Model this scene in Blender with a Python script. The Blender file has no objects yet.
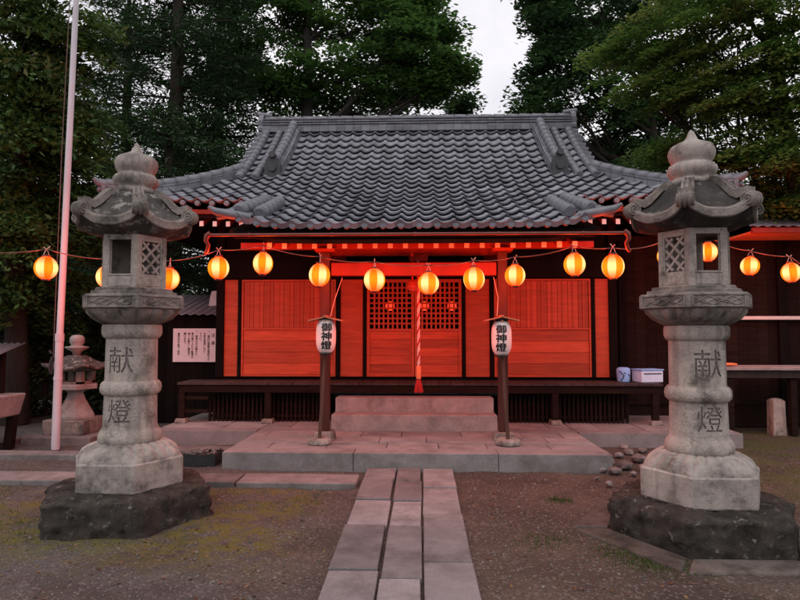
import bpy, bmesh, math, random
import numpy as np
from mathutils import Vector, Matrix, noise
random.seed(7); RNG = np.random.default_rng(7)
PI = math.pi; R = math.radians
S = bpy.context.scene; COL = S.collection

# ------------------------------------------------------------------ camera
CAM_H, F, PITCH, YAW = 1.5, 600.0, R(3.05), R(2.0)
cam_d = bpy.data.cameras.new('camera'); cam = bpy.data.objects.new('camera', cam_d); COL.objects.link(cam)
cam.location = (0, 0, CAM_H); cam.rotation_euler = (R(90) + PITCH, 0, YAW)
cam_d.sensor_width = 36; cam_d.lens = 36 * F / 800; cam_d.clip_end = 800; cam_d.clip_start = .05
S.camera = cam
CM = cam.rotation_euler.to_matrix()
def ray(px, py): return CM @ Vector(((px - 400) / F, (300 - py) / F, -1))
def at(px, py, Y):
    r = ray(px, py); t = Y / r.y
    return Vector((r.x * t, Y, CAM_H + r.z * t))
def gx(px, Y, py=332): return at(px, py, Y).x
def zz(py, Y, px=400): return at(px, py, Y).z
def ground_at(px, py, z=0):
    r = ray(px, py); t = (z - CAM_H) / r.z
    return Vector((r.x * t, r.y * t, z))

# ------------------------------------------------------------------ helpers
class MB:
    def __init__(s): s.v = []; s.f = []; s.m = []; s.sm = []; s.tone = []
    def add(s, vs, fs, mat=0, smooth=False, tone=.5):
        b = len(s.v); s.v.extend([tuple(q) for q in vs])
        for q in fs:
            s.f.append([b + i for i in q]); s.m.append(mat); s.sm.append(smooth); s.tone.append(tone)
        return s
    def box(s, c, d, rz=0, mat=0, rx=0, ry=0, taper=1, tone=.5):
        M = Matrix.Rotation(rz, 3, 'Z') @ Matrix.Rotation(ry, 3, 'Y') @ Matrix.Rotation(rx, 3, 'X')
        vs = []
        for z in (-.5, .5):
            k = taper if z > 0 else 1
            for x, y in ((-.5, -.5), (.5, -.5), (.5, .5), (-.5, .5)):
                vs.append(Vector(c) + M @ Vector((x * d[0] * k, y * d[1] * k, z * d[2])))
        return s.add(vs, [(3, 2, 1, 0), (4, 5, 6, 7), (0, 1, 5, 4), (1, 2, 6, 5), (2, 3, 7, 6), (3, 0, 4, 7)], mat, False, tone)
    def bx(s, x0, x1, y0, y1, z0, z1, mat=0, tone=.5):
        return s.box(((x0 + x1) / 2, (y0 + y1) / 2, (z0 + z1) / 2), (abs(x1 - x0), abs(y1 - y0), abs(z1 - z0)), 0, mat, tone=tone)
    def tube(s, pts, rad, n=8, mat=0, smooth=True, caps=True):
        pts = [Vector(p) for p in pts]
        if not hasattr(rad, '__len__'): rad = [rad] * len(pts)
        vs = []; fs = []; N = len(pts); up = None
        for i, p in enumerate(pts):
            t = (pts[min(i + 1, N - 1)] - pts[max(i - 1, 0)])
            t = t.normalized() if t.length > 1e-9 else Vector((0, 0, 1))
            if up is None:
                up = Vector((0, 0, 1)) if abs(t.z) < .9 else Vector((1, 0, 0))
            a = t.cross(up)
            if a.length < 1e-6: a = t.orthogonal()
            a.normalize(); b = a.cross(t).normalized(); up = b
            for k in range(n):
                w = 2 * PI * k / n
                vs.append(p + a * (rad[i] * math.cos(w)) + b * (rad[i] * math.sin(w)))
        for i in range(N - 1):
            for k in range(n):
                fs.append((i * n + k, i * n + (k + 1) % n, (i + 1) * n + (k + 1) % n, (i + 1) * n + k))
        s.add(vs, fs, mat, smooth)
        if caps:
            s.add(vs[:n], [tuple(range(n))], mat); s.add(vs[-n:], [tuple(range(n))[::-1]], mat)
        return s
    def lathe(s, prof, n=32, c=(0, 0, 0), ph=0, mat=0, smooth=True, wob=None):
        vs = []; fs = []; N = len(prof)
        for i, (r, z) in enumerate(prof):
            for k in range(n):
                a = ph + 2 * PI * k / n
                rr = r * (wob(a, i) if wob else 1)
                vs.append((c[0] + rr * math.cos(a), c[1] + rr * math.sin(a), c[2] + z))
        for i in range(N - 1):
            for k in range(n):
                fs.append((i * n + k, i * n + (k + 1) % n, (i + 1) * n + (k + 1) % n, (i + 1) * n + k))
        fs.append(tuple(range(n))[::-1]); fs.append(tuple((N - 1) * n + k for k in range(n)))
        return s.add(vs, fs, mat, smooth)
    def prism(s, out, fr, mat=0):
        """outline of 2-D points, fr(x, y, t) -> 3-D for t in 0, 1"""
        n = len(out)
        vs = [fr(x, y, 0) for x, y in out] + [fr(x, y, 1) for x, y in out]
        fs = [tuple(range(n))[::-1], tuple(range(n, 2 * n))]
        for i in range(n): fs.append((i, (i + 1) % n, n + (i + 1) % n, n + i))
        return s.add(vs, fs, mat)
    def build(s, name, mats, parent=None, bevel=0, origin=None, sharp=None, fix=True):
        if not isinstance(mats, (list, tuple)): mats = [mats]
        o3 = np.array(origin if origin is not None else (0, 0, 0), float)
        v = np.array(s.v, float)
        me = bpy.data.meshes.new(name)
        me.from_pydata((v - o3).tolist(), [], s.f)
        for m in mats: me.materials.append(m)
        me.polygons.foreach_set('material_index', s.m)
        me.polygons.foreach_set('use_smooth', s.sm)
        at_ = me.attributes.new('tone', 'FLOAT', 'FACE'); at_.data.foreach_set('value', s.tone)
        if fix:
            bm = bmesh.new(); bm.from_mesh(me)
            bmesh.ops.recalc_face_normals(bm, faces=bm.faces); bm.to_mesh(me); bm.free()
        me.update()
        o = bpy.data.objects.new(name, me); COL.objects.link(o)
        if parent is not None: o.parent = parent
        elif origin is not None: o.location = origin
        if bevel:
            b = o.modifiers.new('bevel', 'BEVEL'); b.width = bevel; b.segments = 2; b.limit_method = 'ANGLE'; b.angle_limit = R(35)
        if sharp:
            w = me.attributes.new('sharp_edge', 'BOOLEAN', 'EDGE')
            bm = bmesh.new(); bm.from_mesh(me); bm.edges.ensure_lookup_table()
            fl = [len(e.link_faces) == 2 and e.calc_face_angle(0) > R(sharp) for e in bm.edges]; bm.free()
            w.data.foreach_set('value', fl)
        return o

def thing(name, label, cat, loc, group=None, rz=0):
    o = bpy.data.objects.new(name, None); COL.objects.link(o); o.location = loc; o.rotation_euler = (0, 0, rz)
    o.empty_display_size = .2
    return tag(o, label, cat, group)
def tag(o, label, cat, group=None, kind=None):
    if label: o['label'] = label
    if cat: o['category'] = cat
    if group: o['group'] = group
    if kind: o['kind'] = kind
    return o
def struct(o): o['kind'] = 'structure'; return o
def dup(root, loc, rz=0, label=None):
    r = root.copy(); COL.objects.link(r); r.location = loc; r.rotation_euler = (0, 0, rz)
    if label: r['label'] = label
    for ch in list(root.children):
        c = ch.copy(); COL.objects.link(c); c.parent = r
        for g in list(ch.children):
            d = g.copy(); COL.objects.link(d); d.parent = c
    return r

# ------------------------------------------------------------------ materials
class NT:
    def __init__(s, m): s.m = m; s.n = m.node_tree.nodes; s.l = m.node_tree.links
    def new(s, t, **k):
        x = s.n.new(t)
        for a, b in k.items(): setattr(x, a, b)
        return x
    def link(s, a, b): s.l.new(a, b)
def rgb(c): return (c[0], c[1], c[2], 1)
def mat(name, base, base2=None, scale=6, rough=.75, bump=.0, bscale=40, spec=.3, speck=0, stain=None, stain_scale=2.5,
        stain_lo=.48, stain_hi=.62, stretch=(1, 1, 1), tone=0, metal=0, rnd=True, streak=None):
    m = bpy.data.materials.new(name); m.use_nodes = True; T = NT(m); T.n.clear()
    out = T.new('ShaderNodeOutputMaterial'); P = T.new('ShaderNodeBsdfPrincipled'); T.link(P.outputs[0], out.inputs[0])
    P.inputs['Roughness'].default_value = rough; P.inputs['Specular IOR Level'].default_value = spec; P.inputs['Metallic'].default_value = metal
    tc = T.new('ShaderNodeTexCoord'); vec = tc.outputs['Object']
    if rnd:
        oi = T.new('ShaderNodeObjectInfo'); ml = T.new('ShaderNodeMath', operation='MULTIPLY'); ml.inputs[1].default_value = 37
        T.link(oi.outputs['Random'], ml.inputs[0])
        ad = T.new('ShaderNodeVectorMath', operation='ADD'); T.link(vec, ad.inputs[0]); T.link(ml.outputs[0], ad.inputs[1]); vec = ad.outputs[0]
    mp = T.new('ShaderNodeMapping'); mp.inputs['Scale'].default_value = stretch; T.link(vec, mp.inputs[0]); vec = mp.outputs[0]
    nz = T.new('ShaderNodeTexNoise'); nz.inputs['Scale'].default_value = scale; nz.inputs['Detail'].default_value = 8; nz.inputs['Roughness'].default_value = .65
    T.link(vec, nz.inputs['Vector'])
    rp = T.new('ShaderNodeMapRange'); rp.inputs[1].default_value = .3; rp.inputs[2].default_value = .7; T.link(nz.outputs[0], rp.inputs[0])
    mx = T.new('ShaderNodeMix', data_type='RGBA'); T.link(rp.outputs[0], mx.inputs[0])
    mx.inputs[6].default_value = rgb(base); mx.inputs[7].default_value = rgb(base2 or tuple(q * .65 for q in base)); c = mx.outputs[2]
    def over(c, fac, col):
        q = T.new('ShaderNodeMix', data_type='RGBA'); T.link(fac, q.inputs[0]); T.link(c, q.inputs[6]); q.inputs[7].default_value = rgb(col); return q.outputs[2]
    if speck:
        n2 = T.new('ShaderNodeTexNoise'); n2.inputs['Scale'].default_value = 140; n2.inputs['Detail'].default_value = 3; T.link(vec, n2.inputs['Vector'])
        r2 = T.new('ShaderNodeMapRange'); r2.inputs[1].default_value = .52; r2.inputs[2].default_value = .68; r2.inputs[4].default_value = speck; T.link(n2.outputs[0], r2.inputs[0])
        c = over(c, r2.outputs[0], tuple(q * .35 for q in base))
    if stain:
        n3 = T.new('ShaderNodeTexNoise'); n3.inputs['Scale'].default_value = stain_scale; n3.inputs['Detail'].default_value = 10; n3.inputs['Roughness'].default_value = .7
        T.link(vec, n3.inputs['Vector'])
        r3 = T.new('ShaderNodeMapRange'); r3.inputs[1].default_value = stain_lo; r3.inputs[2].default_value = stain_hi; r3.inputs[4].default_value = .85; T.link(n3.outputs[0], r3.inputs[0])
        c = over(c, r3.outputs[0], stain)
    if streak:
        m4 = T.new('ShaderNodeMapping'); m4.inputs['Scale'].default_value = (9, 9, .7); T.link(vec, m4.inputs[0])
        n4 = T.new('ShaderNodeTexNoise'); n4.inputs['Scale'].default_value = 1.6; n4.inputs['Detail'].default_value = 6; T.link(m4.outputs[0], n4.inputs['Vector'])
        r4 = T.new('ShaderNodeMapRange'); r4.inputs[1].default_value = .5; r4.inputs[2].default_value = .75; r4.inputs[4].default_value = .7; T.link(n4.outputs[0], r4.inputs[0])
        c = over(c, r4.outputs[0], streak)
    if tone:
        aa = T.new('ShaderNodeAttribute', attribute_name='tone')
        r5 = T.new('ShaderNodeMapRange'); r5.inputs[3].default_value = 1 - tone; r5.inputs[4].default_value = 1 + tone; T.link(aa.outputs['Fac'], r5.inputs[0])
        h = T.new('ShaderNodeHueSaturation'); T.link(c, h.inputs['Color']); T.link(r5.outputs[0], h.inputs['Value']); c = h.outputs[0]
    T.link(c, P.inputs['Base Color'])
    if bump:
        n6 = T.new('ShaderNodeTexNoise'); n6.inputs['Scale'].default_value = bscale; n6.inputs['Detail'].default_value = 8; n6.inputs['Roughness'].default_value = .7
        T.link(vec, n6.inputs['Vector'])
        bp = T.new('ShaderNodeBump'); bp.inputs['Strength'].default_value = bump; bp.inputs['Distance'].default_value = .02
        T.link(n6.outputs[0], bp.inputs['Height']); T.link(bp.outputs[0], P.inputs['Normal'])
    return m
def emit(name, col, strength):
    m = bpy.data.materials.new(name); m.use_nodes = True; T = NT(m); T.n.clear()
    out = T.new('ShaderNodeOutputMaterial'); e = T.new('ShaderNodeEmission'); e.inputs[0].default_value = rgb(col); e.inputs[1].default_value = strength
    T.link(e.outputs[0], out.inputs[0]); return m
def paper(name, col, strength, trans, tcol):
    m = bpy.data.materials.new(name); m.use_nodes = True; T = NT(m); T.n.clear()
    out = T.new('ShaderNodeOutputMaterial'); e = T.new('ShaderNodeEmission'); e.inputs[1].default_value = strength
    tc = T.new('ShaderNodeTexCoord'); sx = T.new('ShaderNodeSeparateXYZ'); T.link(tc.outputs['Object'], sx.inputs[0])
    # bulb glow painted into the emission: paper colour mid-globe, red towards both ends
    ab = T.new('ShaderNodeMath', operation='ABSOLUTE'); T.link(sx.outputs[2], ab.inputs[0])
    mr = T.new('ShaderNodeMapRange'); mr.inputs[1].default_value = .025; mr.inputs[2].default_value = .125; T.link(ab.outputs[0], mr.inputs[0])
    mx = T.new('ShaderNodeMix', data_type='RGBA'); T.link(mr.outputs[0], mx.inputs[0]); mx.inputs[6].default_value = rgb(col); mx.inputs[7].default_value = (.85, .09, .006, 1)
    T.link(mx.outputs[2], e.inputs[0])
    t = T.new('ShaderNodeBsdfTransparent'); t.inputs[0].default_value = rgb(tcol)
    ms = T.new('ShaderNodeMixShader'); ms.inputs[0].default_value = trans; T.link(e.outputs[0], ms.inputs[1]); T.link(t.outputs[0], ms.inputs[2])
    T.link(ms.outputs[0], out.inputs[0]); m.cycles.emission_sampling = 'NONE'
    return m
def leafmat(name, cols, transl=.3):
    m = bpy.data.materials.new(name); m.use_nodes = True; T = NT(m); T.n.clear()
    out = T.new('ShaderNodeOutputMaterial'); aa = T.new('ShaderNodeAttribute', attribute_name='tone')
    cr = T.new('ShaderNodeValToRGB'); el = cr.color_ramp.elements
    for i, c in enumerate(cols):
        if i >= 2: el.new(i / (len(cols) - 1))
    for i, c in enumerate(cols): el[i].position = i / (len(cols) - 1)
    for i, c in enumerate(cols): el[i].color = rgb(c)
    T.link(aa.outputs['Fac'], cr.inputs[0])
    P = T.new('ShaderNodeBsdfPrincipled'); P.inputs['Roughness'].default_value = .6; P.inputs['Specular IOR Level'].default_value = .25
    tr = T.new('ShaderNodeBsdfTranslucent'); ms = T.new('ShaderNodeMixShader'); ms.inputs[0].default_value = transl
    T.link(cr.outputs[0], P.inputs['Base Color']); T.link(cr.outputs[0], tr.inputs[0])
    T.link(P.outputs[0], ms.inputs[1]); T.link(tr.outputs[0], ms.inputs[2]); T.link(ms.outputs[0], out.inputs[0])
    return m

M = {}
M['granite'] = mat('granite', (0.55, 0.475, 0.42), (0.32, 0.275, 0.245), 7, .85, .9, 45, .2, .7, stain=(.085, .075, .065), stain_scale=3.6, stain_lo=.50, stain_hi=.64, streak=(.13, .118, .11))
M['granite_roof_dark'] = mat('granite_roof_dark', (.085, .076, .07), (.03, .027, .025), 6, .9, .9, 30, .2, .6, stain=(.20, .18, .165), stain_scale=9, stain_lo=.58, stain_hi=.66)
M['granite_roof'] = mat('granite_roof', (0.13, 0.118, 0.108), (0.04, 0.036, 0.034), 6, .9, .9, 30, .2, .6, stain=(.34, .31, .285), stain_scale=11, stain_lo=.53, stain_hi=.60)
M['granite_trim'] = mat('granite_trim', (0.36, 0.31, 0.275), (0.15, 0.13, 0.117), 7, .88, .7, 45, .2, .45, stain=(.055, .05, .045), stain_scale=4, stain_lo=.48, stain_hi=.62)
M['granite_base'] = mat('granite_base', (0.47, 0.41, 0.37), (0.21, 0.185, 0.165), 4, .85, .6, 30, .2, .3, stain=(.07, .063, .055), stain_scale=4, stain_lo=.52, stain_hi=.68, streak=(.14, .125, .115))
M['engrave'] = mat('engrave', (0.27, 0.235, 0.215), (0.15, 0.132, 0.12), 12, .9, .4, 60, .2)
M['plinth_stone'] = mat('plinth_stone', (0.075, 0.064, 0.054), (0.018, 0.0155, 0.0135), 9, .95, 1.0, 20, .15, .5, stain=(.22, .20, .185), stain_scale=14, stain_lo=.58, stain_hi=.68)
M['slab'] = mat('slab', (0.32, 0.292, 0.292), (0.18, 0.163, 0.163), 3, .85, .7, 70, .25, .75, stain=(.085, .075, .068), stain_scale=2.6, stain_lo=.5, stain_hi=.72, tone=.3)
M['terrace'] = mat('terrace', (0.35, 0.31, 0.305), (0.215, 0.19, 0.187), 3, .85, .6, 70, .25, .65, stain=(.10, .085, .08), stain_scale=2.2, stain_lo=.5, stain_hi=.75, tone=.25)
M['kerb'] = mat('kerb', (0.24, 0.21, 0.205), (0.12, 0.105, 0.1), 4, .88, .5, 40, .2, .4, stain=(.07, .065, .055), stain_scale=5, stain_lo=.55, stain_hi=.7, tone=.2)
M['step'] = mat('step', (0.4, 0.35, 0.335), (0.24, 0.21, 0.2), 6, .85, .6, 60, .2, .4, stain=(.10, .085, .08), stain_scale=2.4, stain_lo=.53, stain_hi=.75)
M['tile'] = mat('tile', (0.2, 0.2, 0.23), (0.11, 0.11, 0.13), 3, .36, .15, 60, .5, 0, stain=(.10, .10, .11), stain_scale=3.5, stain_lo=.55, stain_hi=.75, tone=.3, rnd=False)
M['ridge_tile'] = mat('ridge_tile', (0.18, 0.18, 0.205), (0.1, 0.1, 0.115), 8, .4, .2, 50, .5, tone=.3, stain=(.2, .2, .21), stain_scale=9, stain_lo=.58, stain_hi=.7)
M['panel'] = mat('panel', (0.52, 0.08, 0.03), (0.32, 0.042, 0.015), 5, .55, .2, 25, .3, 0, stretch=(.5, 1, 5), tone=.28, stain=(.17, .035, .018), stain_scale=1.3, stain_lo=.55, stain_hi=.85)
M['grain'] = mat('grain', (.56, .21, .12), (.44, .15, .08), 2.5, .6, .15, 20, .3, 0, stretch=(.5, 1, 12), tone=.12)
M['red_wood'] = mat('red_wood', (0.24, 0.024, 0.01), (0.14, 0.014, 0.006), 5, .6, .15, 30, .3, stretch=(1, 1, .3))
M['dark_wood'] = mat('dark_wood', (0.011, 0.008, 0.007), (0.005, 0.004, 0.0035), 5,   .85, .3, 30, .06, stretch=(1, 1, .3), tone=.25)
M['brown_wood'] = mat('brown_wood', (0.024, 0.014, 0.011), (0.01, 0.006, 0.005), 5,   .85, .3, 30, .06, stretch=(.4, 1, 4), tone=.25)
M['stand_wood'] = mat('stand_wood', (0.12, 0.07, 0.05), (0.06, 0.035, 0.027), 5, .7, .3, 30, .2, stretch=(4, 4, .4))
M['post_wood'] = mat('post_wood', (0.075, 0.02, 0.014), (0.035, 0.01, 0.0075), 5, .6, .2, 30, .3, stretch=(3, 3, .3))
M['floor_wood'] = mat('floor_wood', (0.06, 0.042, 0.038), (0.03, 0.02, 0.018), 4, .7, .3, 30, .25, stretch=(4, .4, 1), tone=.2)
M['soffit'] = mat('soffit', (0.82, 0.25, 0.11), (0.65, 0.19, 0.08), 5, .7, .1, 30, .2)
M['white_paint'] = mat('white_paint', (.75, .70, .66), (.62, .56, .52), 12, .6, .05, 60)
M['pole_paint'] = mat('pole_paint', (.62, .58, .62), (.48, .44, .48), 6, .45, .06, 40, .4, stretch=(1, 1, .3), streak=(.42, .38, .40))
M['gutter'] = mat('gutter', (0.2, 0.045, 0.035), (0.12, 0.028, 0.02), 10, .5, .1, 40, .4)
M['black_metal'] = mat('black_metal', (.03, .03, .032), (.015, .015, .016), 10, .5, .1, 40, .4)
M['wire'] = mat('wire', (.16, .09, .08), (.1, .06, .05), 10, .6)
M['tie'] = mat('tie', (.65, .5, .42), (.5, .36, .3), 20, .8)
M['ink'] = mat('ink', (.02, .017, .017), (.015, .013, .013), 10, .7)
M['notice'] = mat('notice', (.80, .68, .70), (.74, .61, .63), 5, .6)
M['rope_white'] = mat('rope_white', (.7, .55, .5), (.55, .42, .38), 20, .9, .3, 120)
M['rope_red'] = mat('rope_red', (.5, .03, .03), (.35, .02, .02), 20, .9, .3, 120)
M['bell'] = mat('bell', (.5, .08, .05), (.3, .05, .03), 9, .4, .1, 30, .5, metal=.3)
M['bark'] = mat('bark', (0.045, 0.036, 0.03), (0.02, 0.016, 0.014), 5, .95, .8, 14, .1, stretch=(1, 1, .25))
M['bark_grey'] = mat('bark_grey', (0.09, 0.08, 0.07), (0.045, 0.04, 0.036), 5, .95, .7, 14, .1, stretch=(1, 1, .4))
M['sheet_metal'] = mat('sheet_metal', (0.24, 0.225, 0.255), (0.14, 0.13, 0.145), 5, .45, .1, 20, .5, metal=.35, stain=(.2, .13, .1), stain_scale=5, stain_lo=.6, stain_hi=.75)
M['white_plastic'] = mat('white_plastic', (.62, .78, .95), (.52, .67, .86), 8, .4, .05, 20)
M['blue_plastic'] = mat('blue_plastic', (.28, .52, .92), (.22, .44, .82), 8, .4, .05, 20)
M['rock'] = mat('rock', (.26, .22, .21), (.12, .10, .095), 9, .9, .6, 30, .2, .4, tone=.4)
M['pebble'] = mat('pebble', (.21, .185, .17), (.09, .08, .075), 30, .9, .2, 60, .2, 0, tone=.5)
M['plaster'] = mat('plaster', (.72, .72, .74), (.55, .55, .57), 5, .8)
M['litter'] = leafmat('litter', [(.06, .035, .022), (.15, .07, .035), (.19, .12, .06), (.10, .075, .04)], .15)
M['grass'] = leafmat('grass', [(.035, .06, .015), (.06, .10, .02), (.10, .12, .03)], .25)
M['leaf_left'] = leafmat('leaf_left', [(.022, .048, .013), (.045, .095, .022), (.08, .135, .03), (.105, .11, .032)], .3)
M['leaf_fir'] = leafmat('leaf_fir', [(0.018, 0.042, 0.018), (0.035, 0.075, 0.028), (0.06, 0.11, 0.036)], 0.2)
M['leaf_zelkova'] = leafmat('leaf_zelkova', [(0.035, 0.08, 0.02), (0.065, 0.145, 0.03), (0.11, 0.2, 0.05)], 0.5)
M['leaf_dark'] = leafmat('leaf_dark', [(0.02, 0.05, 0.018), (0.04, 0.09, 0.028), (0.065, 0.125, 0.04)], 0.3)
M['leaf_maple'] = leafmat('leaf_maple', [(0.045, 0.10, 0.02), (0.085, 0.165, 0.03), (0.13, 0.21, 0.045), (0.17, 0.21, 0.055)], 0.42)
M['leaf_shrub'] = leafmat('leaf_shrub', [(.014, .026, .010), (.028, .048, .016), (.05, .07, .02)], .2)
M['pap_pale'] = paper('pap_pale', (1.0, .74, .27), 2.2, .40, (1.0, .14, .035))
M['pap_amber'] = paper('pap_amber', (1.0, .36, .01), 1.5, .40, (1.0, .14, .035))
M['pap_red'] = paper('pap_red', (1.0, .05, .02), 2.2, .3, (1.0, .1, .03))
M['pap_white'] = mat('pap_white', (.80, .70, .68), (.74, .63, .61), 10, .7, .08, 40)

# ------------------------------------------------------------------ lettering
def text_mesh(body, size, thick=0.0, bold=0.0, res=3):
    cu = bpy.data.curves.new('lettering', 'FONT'); cu.body = body; cu.size = size
    cu.align_x = 'CENTER'; cu.align_y = 'CENTER'; cu.extrude = thick; cu.resolution_u = res
    o = bpy.data.objects.new('lettering', cu); COL.objects.link(o)
    dg = bpy.context.evaluated_depsgraph_get()
    me = bpy.data.meshes.new_from_object(o.evaluated_get(dg))
    bpy.data.objects.remove(o); bpy.data.curves.remove(cu)
    vs = np.array([v.co[:] for v in me.vertices]); fs = [list(p.vertices) for p in me.polygons]
    bpy.data.meshes.remove(me)
    if len(vs):
        c = (vs.min(0) + vs.max(0)) / 2; vs[:, 0] -= c[0]; vs[:, 1] -= c[1]
    return vs, fs
def fine(v, f, maxlen):
    bm = bmesh.new(); vs = [bm.verts.new(q) for q in v]
    for q in f:
        try: bm.faces.new([vs[i] for i in q])
        except ValueError: pass
    bmesh.ops.remove_doubles(bm, verts=bm.verts, dist=1e-5)
    for _ in range(5):
        bmesh.ops.triangulate(bm, faces=bm.faces)
        es = [e for e in bm.edges if e.calc_length() > maxlen]
        if not es: break
        bmesh.ops.subdivide_edges(bm, edges=es, cuts=1)
    bmesh.ops.triangulate(bm, faces=bm.faces); bm.verts.index_update()
    v2 = np.array([q.co[:] for q in bm.verts]); f2 = [[q.index for q in p.verts] for p in bm.faces]; bm.free(); return v2, f2
def column_text(chars, size, pitch, thick, bold=0):
    """one vertical column of characters, top one at y=0 -> list of (verts, faces)"""
    out = []
    for i, ch in enumerate(chars):
        if ch in ' 　': continue
        v, f = text_mesh(ch, size, thick, bold)
        if not len(v): continue
        if ch in '。、': v[:, 0] += size * .28; v[:, 1] += size * .28
        v[:, 1] -= i * pitch; out.append((v, f))
        if bold:
            for k, (ax, ay) in enumerate(((-1, 0), (1, 0), (0, .6), (0, -.6))):
                w = v.copy(); w[:, 0] += ax * bold; w[:, 1] += ay * bold; w[:, 2] += .00012 * (k + 1); out.append((w, f))
    return out

# ------------------------------------------------------------------ world + sun
W = bpy.data.worlds.new('World'); S.world = W; W.use_nodes = True
wn = W.node_tree.nodes; wl = W.node_tree.links; wn.clear()
SUN_EL, SUN_AZ = R(62), R(195)
wo = wn.new('ShaderNodeOutputWorld'); bg = wn.new('ShaderNodeBackground'); bg.inputs[1].default_value = .1
sky = wn.new('ShaderNodeTexSky'); sky.sky_type = 'NISHITA'; sky.sun_disc = False; sky.sun_elevation = SUN_EL; sky.sun_rotation = SUN_AZ
sky.air_density = 1.0; sky.dust_density = 3.0
tcw = wn.new('ShaderNodeTexCoord'); nzw = wn.new('ShaderNodeTexNoise'); nzw.inputs['Scale'].default_value = 2.2; nzw.inputs['Detail'].default_value = 6
wl.new(tcw.outputs['Generated'], nzw.inputs['Vector'])
crw = wn.new('ShaderNodeMapRange'); crw.inputs[1].default_value = .32; crw.inputs[2].default_value = .55; crw.inputs[3].default_value = .55; crw.inputs[4].default_value = 1.0
wl.new(nzw.outputs[0], crw.inputs[0])
mxw = wn.new('ShaderNodeMix'); mxw.data_type = 'RGBA'; wl.new(crw.outputs[0], mxw.inputs[0])
mxw.inputs[7].default_value = (10.2, 9.9, 10.4, 1)
wl.new(sky.outputs[0], mxw.inputs[6]); wl.new(mxw.outputs[2], bg.inputs[0]); wl.new(bg.outputs[0], wo.inputs[0])
sd = bpy.data.lights.new('sun', 'SUN'); sd.energy = .8; sd.angle = R(40); sd.color = (1, .93, .88)
so = bpy.data.objects.new('sun', sd); COL.objects.link(so); so.location = (0, 0, 30)
sdir = Vector((math.sin(SUN_AZ) * math.cos(SUN_EL), math.cos(SUN_AZ) * math.cos(SUN_EL), math.sin(SUN_EL)))
so.rotation_euler = sdir.to_track_quat('Z', 'Y').to_euler()
S.view_settings.view_transform = 'Standard'; S.view_settings.look = 'None'; S.view_settings.gamma = 1; S.view_settings.exposure = .06
S.cycles.use_denoising = True
S.cycles.max_bounces = 8; S.cycles.transparent_max_bounces = 16; S.cycles.sample_clamp_indirect = 4

# ------------------------------------------------------------------ ground
def axis(lo, a, b, hi, fine, n):
    return np.concatenate([lo + (a - lo) * (1 - (1 - np.linspace(0, 1, n, endpoint=False)) ** 3), np.arange(a, b, fine), b + (hi - b) * np.linspace(0, 1, n) ** 3])
gxs = axis(-160, -7, 7, 160, .07, 14); gys = axis(-60, 1.5, 11, 200, .07, 14)
def gz(x, y):
    k = .022 * noise.noise((x * .7, y * .7, 0)) + .014 * noise.noise((x * 2.6, y * 2.6, 3)) + .006 * noise.noise((x * 8, y * 8, 5))
    if x < -.6 and y < 6: k += .012 * max(0, min(1, (-.6 - x) / 2))
    return k - .012 if (abs(x) < 9 and 0 < y < 12) else -.02
nx, ny = len(gxs), len(gys)
gv = [(x, y, gz(x, y)) for y in gys for x in gxs]
gf = [(j * nx + i, j * nx + i + 1, (j + 1) * nx + i + 1, (j + 1) * nx + i) for j in range(ny - 1) for i in range(nx - 1)]
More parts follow.
